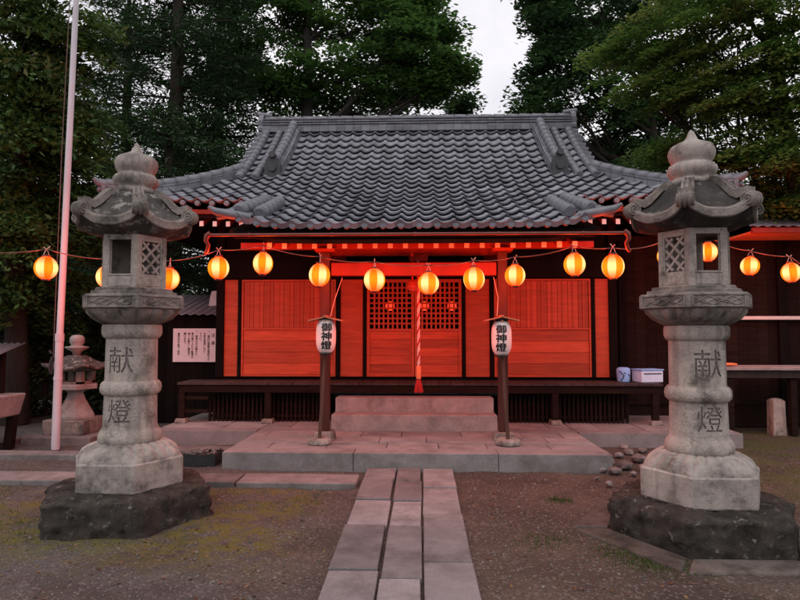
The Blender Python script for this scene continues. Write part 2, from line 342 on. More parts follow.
def ground_mat():
    m = bpy.data.materials.new('earth'); m.use_nodes = True; T = NT(m); T.n.clear()
    out = T.new('ShaderNodeOutputMaterial'); P = T.new('ShaderNodeBsdfPrincipled'); T.link(P.outputs[0], out.inputs[0])
    P.inputs['Roughness'].default_value = .95; P.inputs['Specular IOR Level'].default_value = .15
    tc = T.new('ShaderNodeTexCoord'); vec = tc.outputs['Object']
    def nz(sc, det=8, ro=.65):
        n = T.new('ShaderNodeTexNoise'); n.inputs['Scale'].default_value = sc; n.inputs['Detail'].default_value = det; n.inputs['Roughness'].default_value = ro
        T.link(vec, n.inputs['Vector']); return n.outputs[0]
    def mr(x, a, b, lo=0, hi=1):
        n = T.new('ShaderNodeMapRange'); n.inputs[1].default_value = a; n.inputs[2].default_value = b; n.inputs[3].default_value = lo; n.inputs[4].default_value = hi
        T.link(x, n.inputs[0]); return n.outputs[0]
    def mix(f, a, b):
        n = T.new('ShaderNodeMix', data_type='RGBA'); T.link(f, n.inputs[0])
        for q, s in ((a, 6), (b, 7)):
            if isinstance(q, tuple): n.inputs[s].default_value = rgb(q)
            else: T.link(q, n.inputs[s])
        return n.outputs[2]
    def mul(a, b):
        n = T.new('ShaderNodeMath', operation='MULTIPLY'); T.link(a, n.inputs[0])
        if isinstance(b, (int, float)): n.inputs[1].default_value = b
        else: T.link(b, n.inputs[1])
        return n.outputs[0]
    c = mix(mr(nz(1.1), .35, .65), (.128, .093, .075), (.07, .051, .042))
    sx = T.new('ShaderNodeSeparateXYZ'); T.link(vec, sx.inputs[0]); X, Y = sx.outputs[0], sx.outputs[1]
    # grey gravel on the left half
    c = mix(mul(mr(X, .2, -1.6), mr(nz(1.7), .35, .6)), c, (.118, .107, .102))
    # pale grit speckle
    vo = T.new('ShaderNodeTexVoronoi'); vo.inputs['Scale'].default_value = 70; T.link(vec, vo.inputs['Vector'])
    sp = T.new('ShaderNodeSeparateColor'); T.link(vo.outputs['Color'], sp.inputs[0])
    c = mix(mul(mr(nz(.9, 6, .7), .48, .66), .8), c, (.055, .042, .036))
    c = mix(mr(sp.outputs[0], .84, .93, 0, .55), c, (.25, .215, .195))
    c = mix(mr(sp.outputs[1], .80, .9, 0, .6), c, (.05, .042, .038))
    # moss: a band left of the path, and patches at the far right
    mossn = nz(1.5, 10, .7); mossf = nz(30, 4)
    ml = mul(mul(mr(X, -.75, -1.15), mr(Y, 3.6, 4.3)), mr(Y, 5.95, 5.7))
    ml = mul(mul(ml, mr(mossn, .41, .49)), mr(nz(7, 8, .75), .42, .56))
    ml = mul(ml, mr(mossf, .30, .46))
    c = mix(ml, c, mix(mr(mossf, .3, .7), (.20, .15, .035), (.085, .09, .025)))
    mr_ = mul(mul(mr(X, 3.0, 3.6), mr(Y, 3.4, 4.2)), mul(mr(mossn, .42, .56), mr(mossf, .35, .55)))
    c = mix(mr_, c, mix(mr(mossf, .3, .7), (.12, .11, .03), (.06, .075, .022)))
    T.link(c, P.inputs['Base Color'])
    ad = T.new('ShaderNodeMath', operation='ADD'); T.link(nz(55, 6), ad.inputs[0]); T.link(mul(vo.outputs['Distance'], -1.2), ad.inputs[1])
    bp = T.new('ShaderNodeBump'); bp.inputs['Strength'].default_value = .75; bp.inputs['Distance'].default_value = .018; T.link(ad.outputs[0], bp.inputs['Height'])
    T.link(bp.outputs[0], P.inputs['Normal'])
    return m
M['earth'] = ground_mat()
g = MB(); g.add(gv, gf, 0, True); struct(g.build('ground', M['earth'], fix=False))

# path: three columns of worn slabs
pl0, pr0 = ground_at(320, 600).x, ground_at(487, 600).x
cols = [(-.590, -.268), (-.258, .000), (.012, .338)]
b = MB(); b2 = random.Random(3)
for ci, (xa, xb) in enumerate(cols):
    y = 2.2 + (.25, .62, .1)[ci]
    while y < 6.58:
        L = b2.uniform(.55, 1.05); y1 = min(y + L, 6.592)
        if 6.592 - y1 < .25: y1 = 6.592
        dz = b2.uniform(-.008, .006); j = b2.uniform(-.01, .01)
        k = (xb - xa) / 2; cx = (xa + xb) / 2 + j
        b.box((cx, (y + y1) / 2, dz - .036), (xb - xa - .004 - b2.uniform(0, .012), y1 - y - .014, .13), b2.uniform(-.009, .009), tone=b2.random(), rx=b2.uniform(-.004, .004), ry=b2.uniform(-.008, .008))
        y = y1
struct(b.build('path', M['slab'], bevel=.008))

# terrace (stone platform) with paving
TZ = .18
b = MB(); rr = random.Random(5)
def paved(x0, x1, y0, y1, rows, kerb):
    # kerb stones along the front edge, then paving slabs
    x = x0
    while x < x1 - .05:
        w = rr.uniform(1.2, 1.6); xe = x + w if x1 - x - w > .5 else x1
        b.bx(x + .003, xe - .003, y0, y0 + kerb, -.05, TZ + rr.uniform(-.003, .003), tone=rr.random() * .5); x = xe
    ys = np.linspace(y0 + kerb, y1, rows + 1)
    for r_ in range(rows):
        x = x0 + (0 if r_ % 2 else -.3)
        while x < x1:
            w = rr.uniform(.5, .85); xa = max(x, x0); xe = min(x + w, x1)
            if x1 - xe < .2: xe = x1
            if xe - xa > .05: b.bx(xa + .004, xe - .004, ys[r_] + .004, ys[r_ + 1] - .004, -.05, TZ - .004 + rr.uniform(-.003, .003), tone=.3 + rr.random() * .7)
            x = xe if xe == x1 else x + w
paved(-2.19, 2.06, 6.6, 8.05, 3, .28)
paved(-3.62, -2.2, 8.02, 8.95, 1, .25); paved(2.07, 4.18, 8.02, 8.95, 1, .25); paved(-2.19, 2.06, 8.06, 8.95, 1, .25)
b.bx(-3.6, 4.16, 8.96, 14.0, -.05, TZ - .01, tone=.3)
struct(b.build('terrace', M['terrace'], bevel=.006))
# edging stones across the left of the yard
b = MB(); x = -.62
while x > -6.5:
    w = rr.uniform(.9, 1.6)
    b.box((x - w / 2, 6.02 + rr.uniform(-.015, .015), -.01), (w - .02, .36, .12), rr.uniform(-.012, .012), tone=rr.random(), rx=rr.uniform(-.02, .02)); x -= w
struct(b.build('kerb', M['kerb'], bevel=.012))
b = MB()
for (x0, x1, y0, y1, z) in ((-7.2, -5.2, 7.0, 7.22, .05), (-5.18, -3.9, 7.0, 7.24, .06), (-4.1, -3.88, 7.26, 8.7, .055), (-5.7, -5.5, 7.26, 8.6, .05), (-3.86, -2.3, 7.42, 7.75, .03)):
    b.bx(x0, x1, y0, y1, -.06, z, tone=rr.random())
struct(b.build('pavement_edge', M['kerb'], bevel=.012))

# ------------------------------------------------------------------ shrine hall
XC = -.09
HW, HD, YE, YR = 4.35, 3.1, 8.2, 11.3        # eave half width / depth, front eave, ridge
GX = 2.92                                    # gable verge
GD = 1.45
KW, KD = 2.14, 1.45                          # porch roof
def h(d): return 3.28 + .42 * d + (.08 * d * d if d > 0 else .012 * d * d)
def slope(d): return .42 + (.16 * d if d > 0 else .024 * d)
def upturn(s, d):                            # s: distance from the corner along the eave
    t = max(0, 1 - s / 1.75)
    return .17 * t ** 2.4 * max(0, 1 - max(d, 0) / 1.6)
def kup(x, d):
    t = max(0, (abs(x) - 1.3) / .84); return .13 * t ** 2.5 * min(1, max(0, -d / KD))
def pt(side, u, d, off=0):
    n = 1 / math.sqrt(1 + slope(d) ** 2); nh, nv = slope(d) * n * off, n * off
    if side in 'fb':
        z = h(d) + (upturn(HW - abs(u), d) if d >= 0 else kup(u, d))
        y = YE + d - nh
        return (XC + u, y if side == 'f' else 2 * YR - y, z + nv)
    z = h(d) + upturn(HD - abs(u), d); x = HW - d + nh
    return (XC + (x if side == 'r' else -x), YR + u, z + nv)
PITCHX, EXPO, SUB = .205, .165, 8
def wave(f):
    f = f % 1
    return .036 * math.exp(-((f - .30) / .15) ** 2) + .014 * math.exp(-((f - 1.18) / .16) ** 2) - .012 * math.sin(PI * min(1, max(0, (f - .45) / .6)))
def tile_patch(mb, side, drange, umax, fl):
    n = int(round(2 * umax / PITCHX)); us = [(-umax + 2 * umax * i / (n * SUB)) for i in range(n * SUB + 1)]
    d = drange[0]; row = 0
    while d < drange[1] - .01:
        ex = .30 if d < -.05 else (.25 if d < .6 else .212)
        d1 = min(d + ex, drange[1])
        jit = random.uniform(-.004, .004)
        toneL = [random.random() for _ in range(n + 1)]; jl = [random.gauss(0, .0035) for _ in range(n + 1)]
        base = len(mb.v); idx = {}
        for i, u in enumerate(us):
            lo, hi = fl(u)
            if hi < d + .005 or lo > d + .01: continue
            w = wave(i / SUB) + jit * .3 + jl[i // SUB] * (.6 if i % SUB else 0)
            du = min(d1 + .03, hi); idx[i] = len(mb.v)
            uc = .085 if d > lo + .01 else .004
            mb.v += [pt(side, u, d + uc, w - .012), pt(side, u, d + .003, w + .030), pt(side, u, d, w + .050), pt(side, u, max(du, d + .004), w + .004)]
        for i in range(n * SUB):
            if i in idx and i + 1 in idx:
                a, c = idx[i], idx[i + 1]
                for q in range(3):
                    mb.f.append([a + q, c + q, c + q + 1, a + q + 1]); mb.m.append(0); mb.sm.append(q == 2); mb.tone.append(toneL[i // SUB])
        d = d1; row += 1
def front_fl(u):
    a = abs(u); hi = HD if a <= GX else min(HW - a, GD)
    return (-KD if a <= KW else 0), hi
def back_fl(u):
    a = abs(u); return 0, (HD if a <= GX else min(HW - a, GD))
def side_fl(u): return 0, min(HD - abs(u), GD)
hall = thing('shrine_hall', 'low wooden shrine hall with grey tiled roof and red lit panels behind the hanging lanterns', 'shrine', (XC, 11.3, 0))
HO = (XC, 11.3, 0)
def part(mb, name, mats, parent=hall, bevel=0, **k): return mb.build(name, mats, parent, bevel, origin=HO, **k)
roofm = MB()
tile_patch(roofm, 'f', (-KD, HD), HW, front_fl)
tile_patch(roofm, 'b', (0, HD), HW, back_fl)
tile_patch(roofm, 'l', (0, GD), HD, side_fl); tile_patch(roofm, 'r', (0, GD), HD, side_fl)
# eave pendants (round ends of the lowest course)
def disc(mb, p, nrm, r, th):
    n = Vector(nrm).normalized(); p = Vector(p); mb.tube([p - n * th, p, p + n * .004], [r, r, r * .7], 10, 0, False)
n = int(round(2 * HW / PITCHX))
for i in range(n):
    u = -HW + 2 * HW * (i + .35) / n
    if abs(u) > KW: disc(roofm, pt('f', u, 0, .015), (0, -1, 0), .038, .05)
    else: disc(roofm, pt('f', u, -KD, .015), (0, -1, 0), .038, .05)
roof = part(roofm, 'roof', M['tile'], fix=False)
def cap_line(mb, pts, r, seg=.23, n=10):
    """a row of round cap tiles: sawtooth radius along a poly-line"""
    P = [Vector(p) for p in pts]; L = [0]
    for a, c in zip(P, P[1:]): L.append(L[-1] + (c - a).length)
    def at_(s):
        for k in range(len(P) - 1):
            if s <= L[k + 1] + 1e-6: return P[k].lerp(P[k + 1], (s - L[k]) / max(1e-6, L[k + 1] - L[k]))
        return P[-1]
    m = max(1, int(round(L[-1] / seg))); out = []; rad = []
    for k in range(m):
        s0, s1 = L[-1] * k / m, L[-1] * (k + 1) / m
        e = min(.012, (s1 - s0) * .1); out += [at_(s0), at_(s0 + e), at_(s0 + e * 1.6), at_(s1 - e), at_(s1 - e * .5)]; rad += [r * .74, r * .78, r * 1.1, r * .98, r * .9]
    mb.tube(out, rad, n)
def course(mb, pts, w, z0, z1, seg=.24, jog=True):
    """stacked flat ridge tiles following a poly-line; little gaps between tiles"""
    P = [Vector(p) for p in pts]
    for a, c in zip(P, P[1:]):
        L = (c - a).length; m = max(1, int(round(L / seg))); t = (c - a).normalized(); s = Vector((0, 0, 1)).cross(t).normalized() * w / 2
        for k in range(m):
            p0 = a.lerp(c, (k + .015) / m); p1 = a.lerp(c, (k + .985) / m); e = random.uniform(-.004, .004)
            vs = [p0 - s + Vector((0, 0, z0)), p1 - s + Vector((0, 0, z0)), p1 + s + Vector((0, 0, z0)), p0 + s + Vector((0, 0, z0)),
                  p0 - s + Vector((0, 0, z1 + e)), p1 - s + Vector((0, 0, z1 + e)), p1 + s + Vector((0, 0, z1 + e)), p0 + s + Vector((0, 0, z1 + e))]
            mb.add(vs, [(3, 2, 1, 0), (4, 5, 6, 7), (0, 1, 5, 4), (1, 2, 6, 5), (2, 3, 7, 6), (3, 0, 4, 7)], 0, False, random.random())
M['oni_tile_shaded'] = mat('oni_tile_shaded', (.05, .05, .056), (.03, .03, .034), 9, .5, .3, 40, .4)  # shade on the end tiles is put into this darker tile colour
def oni(mb, p, nrm, w, hh, th=.09):
    """end tile: arched plate with shoulders, boss and horn"""
    n = Vector(nrm).normalized(); s = Vector((0, 0, 1)).cross(n).normalized(); p = Vector(p)
    out = [(-.60, 0), (.60, 0), (.64, .16), (.52, .28), (.54, .58), (.42, .82), (.2, .97), (-.2, .97), (-.42, .82), (-.54, .58), (-.52, .28), (-.64, .16)]
    mb.prism([(x * w, y * hh) for x, y in out], lambda x, y, t: p + s * x + Vector((0, 0, y)) + n * (th * t))
    out2 = [(math.cos(a) * w * .27, hh * .46 + math.sin(a) * w * .27) for a in np.linspace(0, 2 * PI, 12, endpoint=False)]
    mb.prism(out2, lambda x, y, t: p + s * x + Vector((0, 0, y)) + n * (th + .035 * t))
    mb.tube([p + Vector((0, 0, hh * .93)) + n * (-.12), p + Vector((0, 0, hh * .97)) + n * .02, p + Vector((0, 0, hh * 1.0)) + n * .13], [w * .2, w * .22, w * .23], 10)
# main ridge
rz = h(HD)
b = MB(); line = [(XC - 2.92, YR, rz), (XC + 2.92, YR, rz)]
for k, (w, z0, z1) in enumerate(((.40, -.06, .03), (.34, .033, .055), (.29, .058, .085), (.34, .088, .107), (.28, .11, .135), (.33, .138, .157), (.27, .16, .185), (.32, .188, .212))):
    course(b, line, w, z0, z1, .16)
b.bx(XC - 2.9, XC + 2.9, YR - .1, YR + .1, rz - .1, rz + .2)
cap_line(b, [(XC - 2.92, YR, rz + .235), (XC + 2.92, YR, rz + .235)], .062, .24)
for sg in (-1, 1): oni(b, (XC + sg * 2.92, YR, rz - .02), (sg, 0, 0), .24, .36)
part(b, 'ridge', M['ridge_tile'], roof)
# descending ridges, verge rolls, hips
def on_f(u, d, off): return pt('f', u, d, off)
for sg in (-1, 1):
    for sd_ in 'fb':
        b = MB(); ln = [pt(sd_, sg * 2.32, d, .03) for d in np.linspace(1.42, HD - .12, 12)]
        for w, z0, z1 in ((.30, -.05, .05), (.25, .052, .075), (.28, .078, .1), (.23, .103, .125), (.26, .128, .15), (.2, .153, .175)): course(b, ln, w, z0, z1, .15)
        cap_line(b, [(p[0], p[1], p[2] + .20) for p in ln], .078, .2)
        p = ln[0]; dr = part(b, 'descending_ridge', M['ridge_tile'], roof)
        b = MB(); oni(b, (p[0], p[1] + (.03 if sd_ == 'f' else -.03), p[2] - .08), (0, -1 if sd_ == 'f' else 1, 0), .245, .40, .09); part(b, 'end_tile', M['oni_tile_shaded'], roof)
        b = MB()
        for xo in (2.58, 2.84): cap_line(b, [pt(sd_, sg * xo, d, .055) for d in np.linspace(1.25, HD - .1, 12)], .066, .18)
        for d in np.arange(1.5, HD - .1, EXPO):
            p = Vector(pt(sd_, sg * 2.86, d, .03)); b.tube([p, p + Vector((sg * .17, 0, -.02))], [.05, .055], 8)
            b.bx(p.x, p.x + sg * .15, p.y - .07, p.y + .09, p.z - .09, p.z - .02)
        part(b, 'verge', M['ridge_tile'], roof)
        # hip ridge
        b = MB(); ln = []
        for t in np.linspace(0, 1, 12):
            d = 1.5 * (1 - t); q = pt(sd_, sg * (HW - d), max(d, 0), .02); ln.append(Vector(q))
        out_ = Vector((sg, -1 if sd_ == 'f' else 1, 0)).normalized()
        for w, z0, z1 in ((.22, -.06, .03), (.18, .033, .055), (.2, .058, .08)): course(b, ln, w, z0, z1, .2)
        cap_line(b, [p + Vector((0, 0, .105)) for p in ln[::-1]], .078, .2)
        e = ln[-1] + Vector((0, 0, .1))
        b.tube([e - out_ * .1, e + out_ * .04, e + out_ * .10 + Vector((0, 0, .025)), e + out_ * .155 + Vector((0, 0, .07))], [.07, .065, .05, .025], 10)
        oni(b, ln[-1] + Vector((0, 0, -.08)), out_ + Vector((0, 0, -.1)), .12, .24, .06)
        part(b, 'hip_ridge', M['ridge_tile'], roof)
    # porch roof edge rolls + upturned tips
    b = MB()
    for xo, d0 in ((1.80, -.25), (2.02, -.12)):
        cap_line(b, [pt('f', sg * (xo + .05 * (-d / KD) ** 2), d, .07) for d in np.linspace(-KD + (.3 if xo < 1.9 else .22), d0, 8)], .082, .2)
    e = Vector(pt('f', sg * KW, -KD, .03))
    b.tube([e + Vector((-sg * .25, .10, -.03)), e + Vector((-sg * .05, .0, -.01)), e + Vector((sg * .11, -.03, .02)), e + Vector((sg * .19, -.05, .07))], [.05, .055, .045, .02], 8)
    for d in np.arange(-KD + .05, .05, EXPO):
        p = Vector(pt('f', sg * KW, d, .02)); b.tube([p - Vector((sg * .04, 0, 0)), p + Vector((sg * .12, 0, -.02))], [.05, .052], 8)
    part(b, 'porch_verge', M['ridge_tile'], roof)
    # gable wall
    b = MB(); x0 = XC + sg * 2.55
    out = [(-(HD - d), h(d) - .09) for d in np.linspace(GD, HD, 8)] + [((HD - d), h(d) - .09) for d in np.linspace(HD, GD, 8)[1:]]
    b.prism(out, lambda x, y, t: (x0 + t * .06, YR + x, y))
    part(b, 'gable_wall', M['dark_wood'], roof)
# under-roof boarding
def under(mb, side, us, drs, off):
    for u0, u1 in zip(us, us[1:]):
        for lo, hi in [drs(max(abs(u0), abs(u1)))]:
            ds = np.linspace(lo, hi, 7)
            for a, c in zip(ds, ds[1:]):
                mb.add([pt(side, u0, a, off), pt(side, u1, a, off), pt(side, u1, c, off), pt(side, u0, c, off)], [(0, 1, 2, 3)])
                mb.add([pt(side, u0, a, off + .05), pt(side, u1, a, off + .05), pt(side, u1, c, off + .05), pt(side, u0, c, off + .05)], [(3, 2, 1, 0)])
            mb.add([pt(side, u0, lo, off), pt(side, u1, lo, off), pt(side, u1, lo, off + .05), pt(side, u0, lo, off + .05)], [(3, 2, 1, 0)])
b = MB()
uu = np.concatenate([np.linspace(-HW + .03, -2.93, 8), [-2.5], np.linspace(-KW, KW, 9), [2.5], np.linspace(2.93, HW - .03, 8)])
under(b, 'f', uu, lambda a: ((-KD + .05) if a <= KW + .001 else .04, HD if a <= 2.93 else min(max(HW - a, .05), GD)), -.21)
under(b, 'b', uu, lambda a: (.04, HD if a <= 2.93 else min(max(HW - a, .05), GD)), -.21)
us_ = np.linspace(-HD + .03, HD - .03, 15)
under(b, 'l', us_, lambda a: (.04, min(max(HD - a, .05), GD)), -.21); under(b, 'r', us_, lambda a: (.04, min(max(HD - a, .05), GD)), -.21)
part(b, 'eave_boarding', M['brown_wood'], roof, fix=False)
# rafters with white-painted ends: one mesh per kind, copied
def rafter_mesh(d0, d1, side='f'):
    b = MB(); w = .058
    p0, p1 = Vector((0, YE + d0, h(d0) - .312)), Vector((0, YE + d1, h(d1) - .312))
    t = (p1 - p0); vs = []
    for p in (p0, p1):
        for x, z in ((-w / 2, -.036), (w / 2, -.036), (w / 2, .036), (-w / 2, .036)): vs.append(p + Vector((x, 0, z)))
    b.add(vs, [(4, 5, 6, 7), (0, 1, 5, 4), (1, 2, 6, 5), (2, 3, 7, 6), (3, 0, 4, 7)], 0); b.add(vs[:4], [(3, 2, 1, 0)], 1)
    return b
rk = part(rafter_mesh(-1.05, .7), 'rafter', [M['red_wood'], M['white_paint']])
n_r = 21
for i in range(n_r):
    o = rk if i == 0 else rk.copy()
    if i: COL.objects.link(o)
    o.location.x = -XC + XC + (-1.83 + 3.66 * i / (n_r - 1)); o.parent = hall
rm = None
for sg in (-1, 1):
    for i in range(9):
        u = 2.35 + .19 * i
        if rm is None: rm = part(rafter_mesh(.14, 1.15), 'rafter', [M['red_wood'], M['white_paint']]); o = rm
        else: o = rm.copy(); COL.objects.link(o)
        o.location.x = sg * u; o.location.z = upturn(HW - u, .15) * .9; o.parent = hall
# eave fascia of the porch
b = MB(); b.bx(XC - 2.08, XC + 2.08, 6.84, 6.90, h(-1.33) - .155, h(-1.33) - .06); part(b, 'fascia', M['dark_wood'], bevel=.004)
for sg in (-1, 1):
    b = MB(); xs = np.linspace(KW + .05, HW - .15, 9)
    for a, c in zip(xs, xs[1:]):
        za, zc = h(.1) + upturn(HW - a, .1) - .165, h(.1) + upturn(HW - c, .1) - .165
        y0, y1 = YE + .07, YE + .13
        b.add([(XC + sg * x, y, z + dz) for x, z in ((a, za), (c, zc)) for y in (y0, y1) for dz in (0, .06)], [(0, 1, 5, 4), (2, 6, 7, 3), (0, 4, 6, 2), (1, 3, 7, 5)])
    part(b, 'fascia', M['red_wood'])
# gutter with elbow spouts
b = MB(); gy, gzz = 6.72, zz(234, 6.72)
xl, xr = gx(207, gy), gx(628, gy)
b.tube([(xl, gy, gzz), (xr, gy, gzz)], .018, 10)
for i in range(5):
    x = xl + (xr - xl) * (i + .5) / 5; b.tube([(x - .015, gy, gzz), (x + .015, gy, gzz)], .022, 10)
gut = part(b, 'gutter', M['gutter'])
for sg, x in ((-1, xl), (1, xr)):
    b = MB()
    b.tube([(x - sg * .02, gy, gzz + .02), (x + sg * .02, gy, gzz - .01), (x + sg * .035, gy + .01, gzz - .06), (x + sg * .01, gy + .03, gzz - .11), (x + sg * .035, gy + .06, gzz - .17), (x + sg * .07, gy + .1, gzz - .19)], [.03, .032, .026, .022, .022, .02], 10)
    part(b, 'downspout', M['gutter'], gut)

# porch posts and beams
PY = 7.48; PXL, PXR = gx(325.5, PY), gx(502.5, PY)
for x in (PXL, PXR):
    b = MB(); b.bx(x - .058, x + .058, PY - .058, PY + .058, TZ + .10, 2.497); b2o = part(b, 'porch_post', M['post_wood'], bevel=.008)
    b = MB(); b.box((x, PY, TZ + .05), (.26, .26, .10), taper=.85); part(b, 'post_base', M['granite_trim'], b2o, bevel=.01)
    b = MB(); b.box((x, PY, 2.518), (.24, .24, .04), taper=1.1); part(b, 'bracket_block', M['red_wood'], b2o, bevel=.006)
b = MB(); b.bx(PXL + .075, PXR - .075, PY - .06, PY + .06, zz(276, PY), zz(263, PY))
part(b, 'tie_beam', M['red_wood'], bevel=.01)
b = MB(); b.bx(gx(241, PY), gx(594, PY), PY - .065, PY + .065, 2.54, 2.62); part(b, 'purlin', M['red_wood'], bevel=.006)
for x in (PXL, PXR):
    b = MB(); n_ = 10
    pts = [(x, PY + .075 + (9.22 - PY - .075) * t, 2.30 + .28 * t + .12 * math.sin(PI * t)) for t in np.linspace(0, 1, n_)]
    for p, q in zip(pts, pts[1:]):
        b.add([(x + sx, pp[1], pp[2] + z) for pp in (p, q) for sx, z in ((-.05, -.08), (.05, -.08), (.05, .08), (-.05, .08))], [(0, 1, 5, 4), (1, 2, 6, 5), (2, 3, 7, 6), (3, 0, 4, 7)])
    part(b, 'rainbow_beam', M['red_wood'])
# body
FY = 9.3; FL = .8
def fx(px): return gx(px, FY)
zT, zB = zz(279.5, FY), zz(376.5, FY)
XL, XR = fx(222), fx(611)
for x in (XL - .02, XR + .02):
    b = MB(); b.bx(x - .06, x + .06, FY - .06, FY + .06, FL, 3.62); part(b, 'corner_post', M['dark_wood'], bevel=.006)
    b = MB(); b.bx(x - .06, x + .06, 13.2, 13.32, FL - .6, 3.62); part(b, 'corner_post', M['dark_wood'], bevel=.006)
b = MB()
b.bx(XL - .05, XL + .0, FY + .065, 13.19, .2, 3.6); b.bx(XR, XR + .05, FY + .065, 13.19, .2, 3.6); b.bx(XL + .05, XR - .05, 13.2, 13.26, .2, 3.6)
b.bx(XL + .045, XR - .045, FY + .02, FY + .06, 2.62, 3.62)
part(b, 'wall', M['dark_wood'])
b = MB(); b.bx(XL + .002, XR - .002, FY - .03, 13.18, FL - .1, FL - .002); b.bx(XL + .002, XR - .002, FY + .07, 13.18, 3.0, 3.05); part(b, 'interior_floor', M['dark_wood'])
b = MB(); b.bx(XL - .1, XR + .1, FY - .10, FY - .062, zT + .02, zT + .30); b.bx(XL + .045, XR - .045, FY - .055, FY + .01, zT + .002, zT + .40)
part(b, 'lintel', M['dark_wood'], bevel=.006)
b = MB(); b.bx(XL + .045, XR - .045, FY - .06, FY + .02, FL + .002, zB - .002); part(b, 'sill', M['dark_wood'], bevel=.004)
for a, c in ((238.5, 241.5), (336.5, 340), (363.5, 366.5), (462, 465), (490, 493.5), (591, 594.5)):
    b = MB(); b.bx(fx(a), fx(c), FY - .055, FY + .02, zB, zT); part(b, 'mullion', M['dark_wood'], bevel=.004)
def vboards(b, x0, x1, z0, z1, w, y0=FY - .02, y1=FY + .01):
    n_ = max(1, int(round((x1 - x0) / w)))
    for i in range(n_):
        b.bx(x0 + (x1 - x0) * i / n_ + .0025, x0 + (x1 - x0) * (i + 1) / n_ - .0025, y0 + random.uniform(-.002, .002), y1, z0, z1, tone=random.random())
def hboards(b, x0, x1, z0, z1, w, y0=FY - .02, y1=FY + .01):
    n_ = max(1, int(round((z1 - z0) / w)))
    for i in range(n_):
        b.bx(x0, x1, y0 + random.uniform(-.002, .002), y1, z0 + (z1 - z0) * i / n_ + .002, z0 + (z1 - z0) * (i + 1) / n_ - .002, tone=random.random())
for a, c in ((224.5, 238), (340.5, 363), (465.5, 489.5), (595, 608.5)):
    b = MB(); x0, x1 = fx(a), fx(c); vboards(b, x0, x1, zB, zT, .3); b.bx(x0, x1, FY + .011, FY + .025, zB, zT)
    part(b, 'side_panel', M['panel'])
for a, c in ((242, 336), (494, 590.5)):
    x0, x1 = fx(a), fx(c); zm = zz(329, FY)
    b = MB(); b.bx(x0, x1, FY + .011, FY + .025, zB, zT)
    vboards(b, x0 + .03, x1 - .03, zm + .02, zT - .03, .16)
    for i in range(9):
        x = x0 + .03 + (x1 - x0 - .06) * (i + .5) / 9; b.bx(x - .011, x + .011, FY - .032, FY - .0225, zm + .02, zT - .03)
    hboards(b, x0 + .03, x1 - .03, zB + .03, zm - .015, .155)
    for (u0, u1, w0, w1) in ((x0, x0 + .028, zB, zT), (x1 - .028, x1, zB, zT), (x0 + .028, x1 - .028, zT - .028, zT), (x0 + .028, x1 - .028, zB, zB + .028), (x0 + .028, x1 - .028, zm - .013, zm + .018)):
        b.bx(u0, u1, FY - .04, FY + .01, w0, w1, tone=.6)
    part(b, 'wall_panel', M['panel'], bevel=.002)
xm = fx(414.5); zm = zz(330, FY)
for x0, x1 in ((fx(367), xm - .004), (xm + .004, fx(461.5))):
    b = MB()
    for (u0, u1, w0, w1) in ((x0, x0 + .045, zB, zT), (x1 - .045, x1, zB, zT), (x0 + .045, x1 - .045, zT - .05, zT), (x0 + .045, x1 - .045, zB, zB + .06), (x0 + .045, x1 - .045, zm - .02, zm + .02)):
        b.bx(u0, u1, FY - .045, FY + .0, w0, w1, tone=.6)
    door = part(b, 'lattice_door', M['panel'], bevel=.003)
    b = MB(); X0, X1, Z0, Z1 = x0 + .046, x1 - .046, zm + .021, zT - .051
    nx_, nz_ = 9, 9
    for i in range(1, nx_):
        x = X0 + (X1 - X0) * i / nx_; b.bx(x - .0135, x + .0135, FY - .034, FY - .016, Z0, Z1)
    for i in range(1, nz_):
        z = Z0 + (Z1 - Z0) * i / nz_; b.bx(X0, X1, FY - .0145, FY - .002, z - .0135, z + .0135)
    part(b, 'lattice', M['panel'], door)
    b = MB(); hboards(b, x0 + .046, x1 - .046, zB + .061, zm - .021, .13, FY - .025, FY); part(b, 'door_board', M['panel'], door)
# veranda
VY = 8.68; VX0, VX1 = gx(178, VY), gx(662, VY); vz = zz(379, VY)
FLv = .765
b = MB()
x = VX0
while x < VX1 - .01:
    xe = min(x + .19, VX1); b.bx(x + .002, xe - .002, VY, FY - .065, FLv - .035, FLv, tone=random.random()); x = xe
veranda = part(b, 'veranda', M['floor_wood'], bevel=.003)
b = MB(); b.bx(VX0 + .02, VX1 - .02, VY + .025, VY + .10, FLv - .145, FLv - .037); part(b, 'edge_beam', M['brown_wood'], veranda, bevel=.005)
for i, px in enumerate((182, 268, 555, 655)):
    x = gx(px, VY)
    b = MB(); b.bx(x - .045, x + .045, VY + .02, VY + .105, TZ + .062, FLv - .147); pst = part(b, 'veranda_post', M['brown_wood'], veranda, bevel=.004)
    b = MB(); b.box((x, VY + .06, TZ + .03), (.17, .17, .066), taper=.85); part(b, 'post_stone', M['granite_trim'], pst, bevel=.01)
for pa, pb in ((209, 324), (500, 628)):
    b = MB(); xa, xb = gx(pa, VY + .2), gx(pb, VY + .2); n_ = int((xb - xa) / .062)
    for i in range(n_):
        x = xa + (xb - xa) * (i + .5) / n_; b.bx(x - .016, x + .016, VY + .2, VY + .225, TZ, FLv - .04, tone=random.random())
    for z in (TZ + .06, FLv - .12): b.bx(xa, xb, VY + .226, VY + .25, z, z + .04)
    b.bx(xa, xb, VY + .42, VY + .45, TZ, FLv - .04, tone=.1)
    part(b, 'skirt_slats', M['brown_wood'], veranda)
b = MB()
for z in (TZ + .14, TZ + .33): b.bx(gx(184, VY), gx(208, VY), VY + .04, VY + .08, z, z + .05)
part(b, 'side_rail', M['brown_wood'], veranda, bevel=.004)

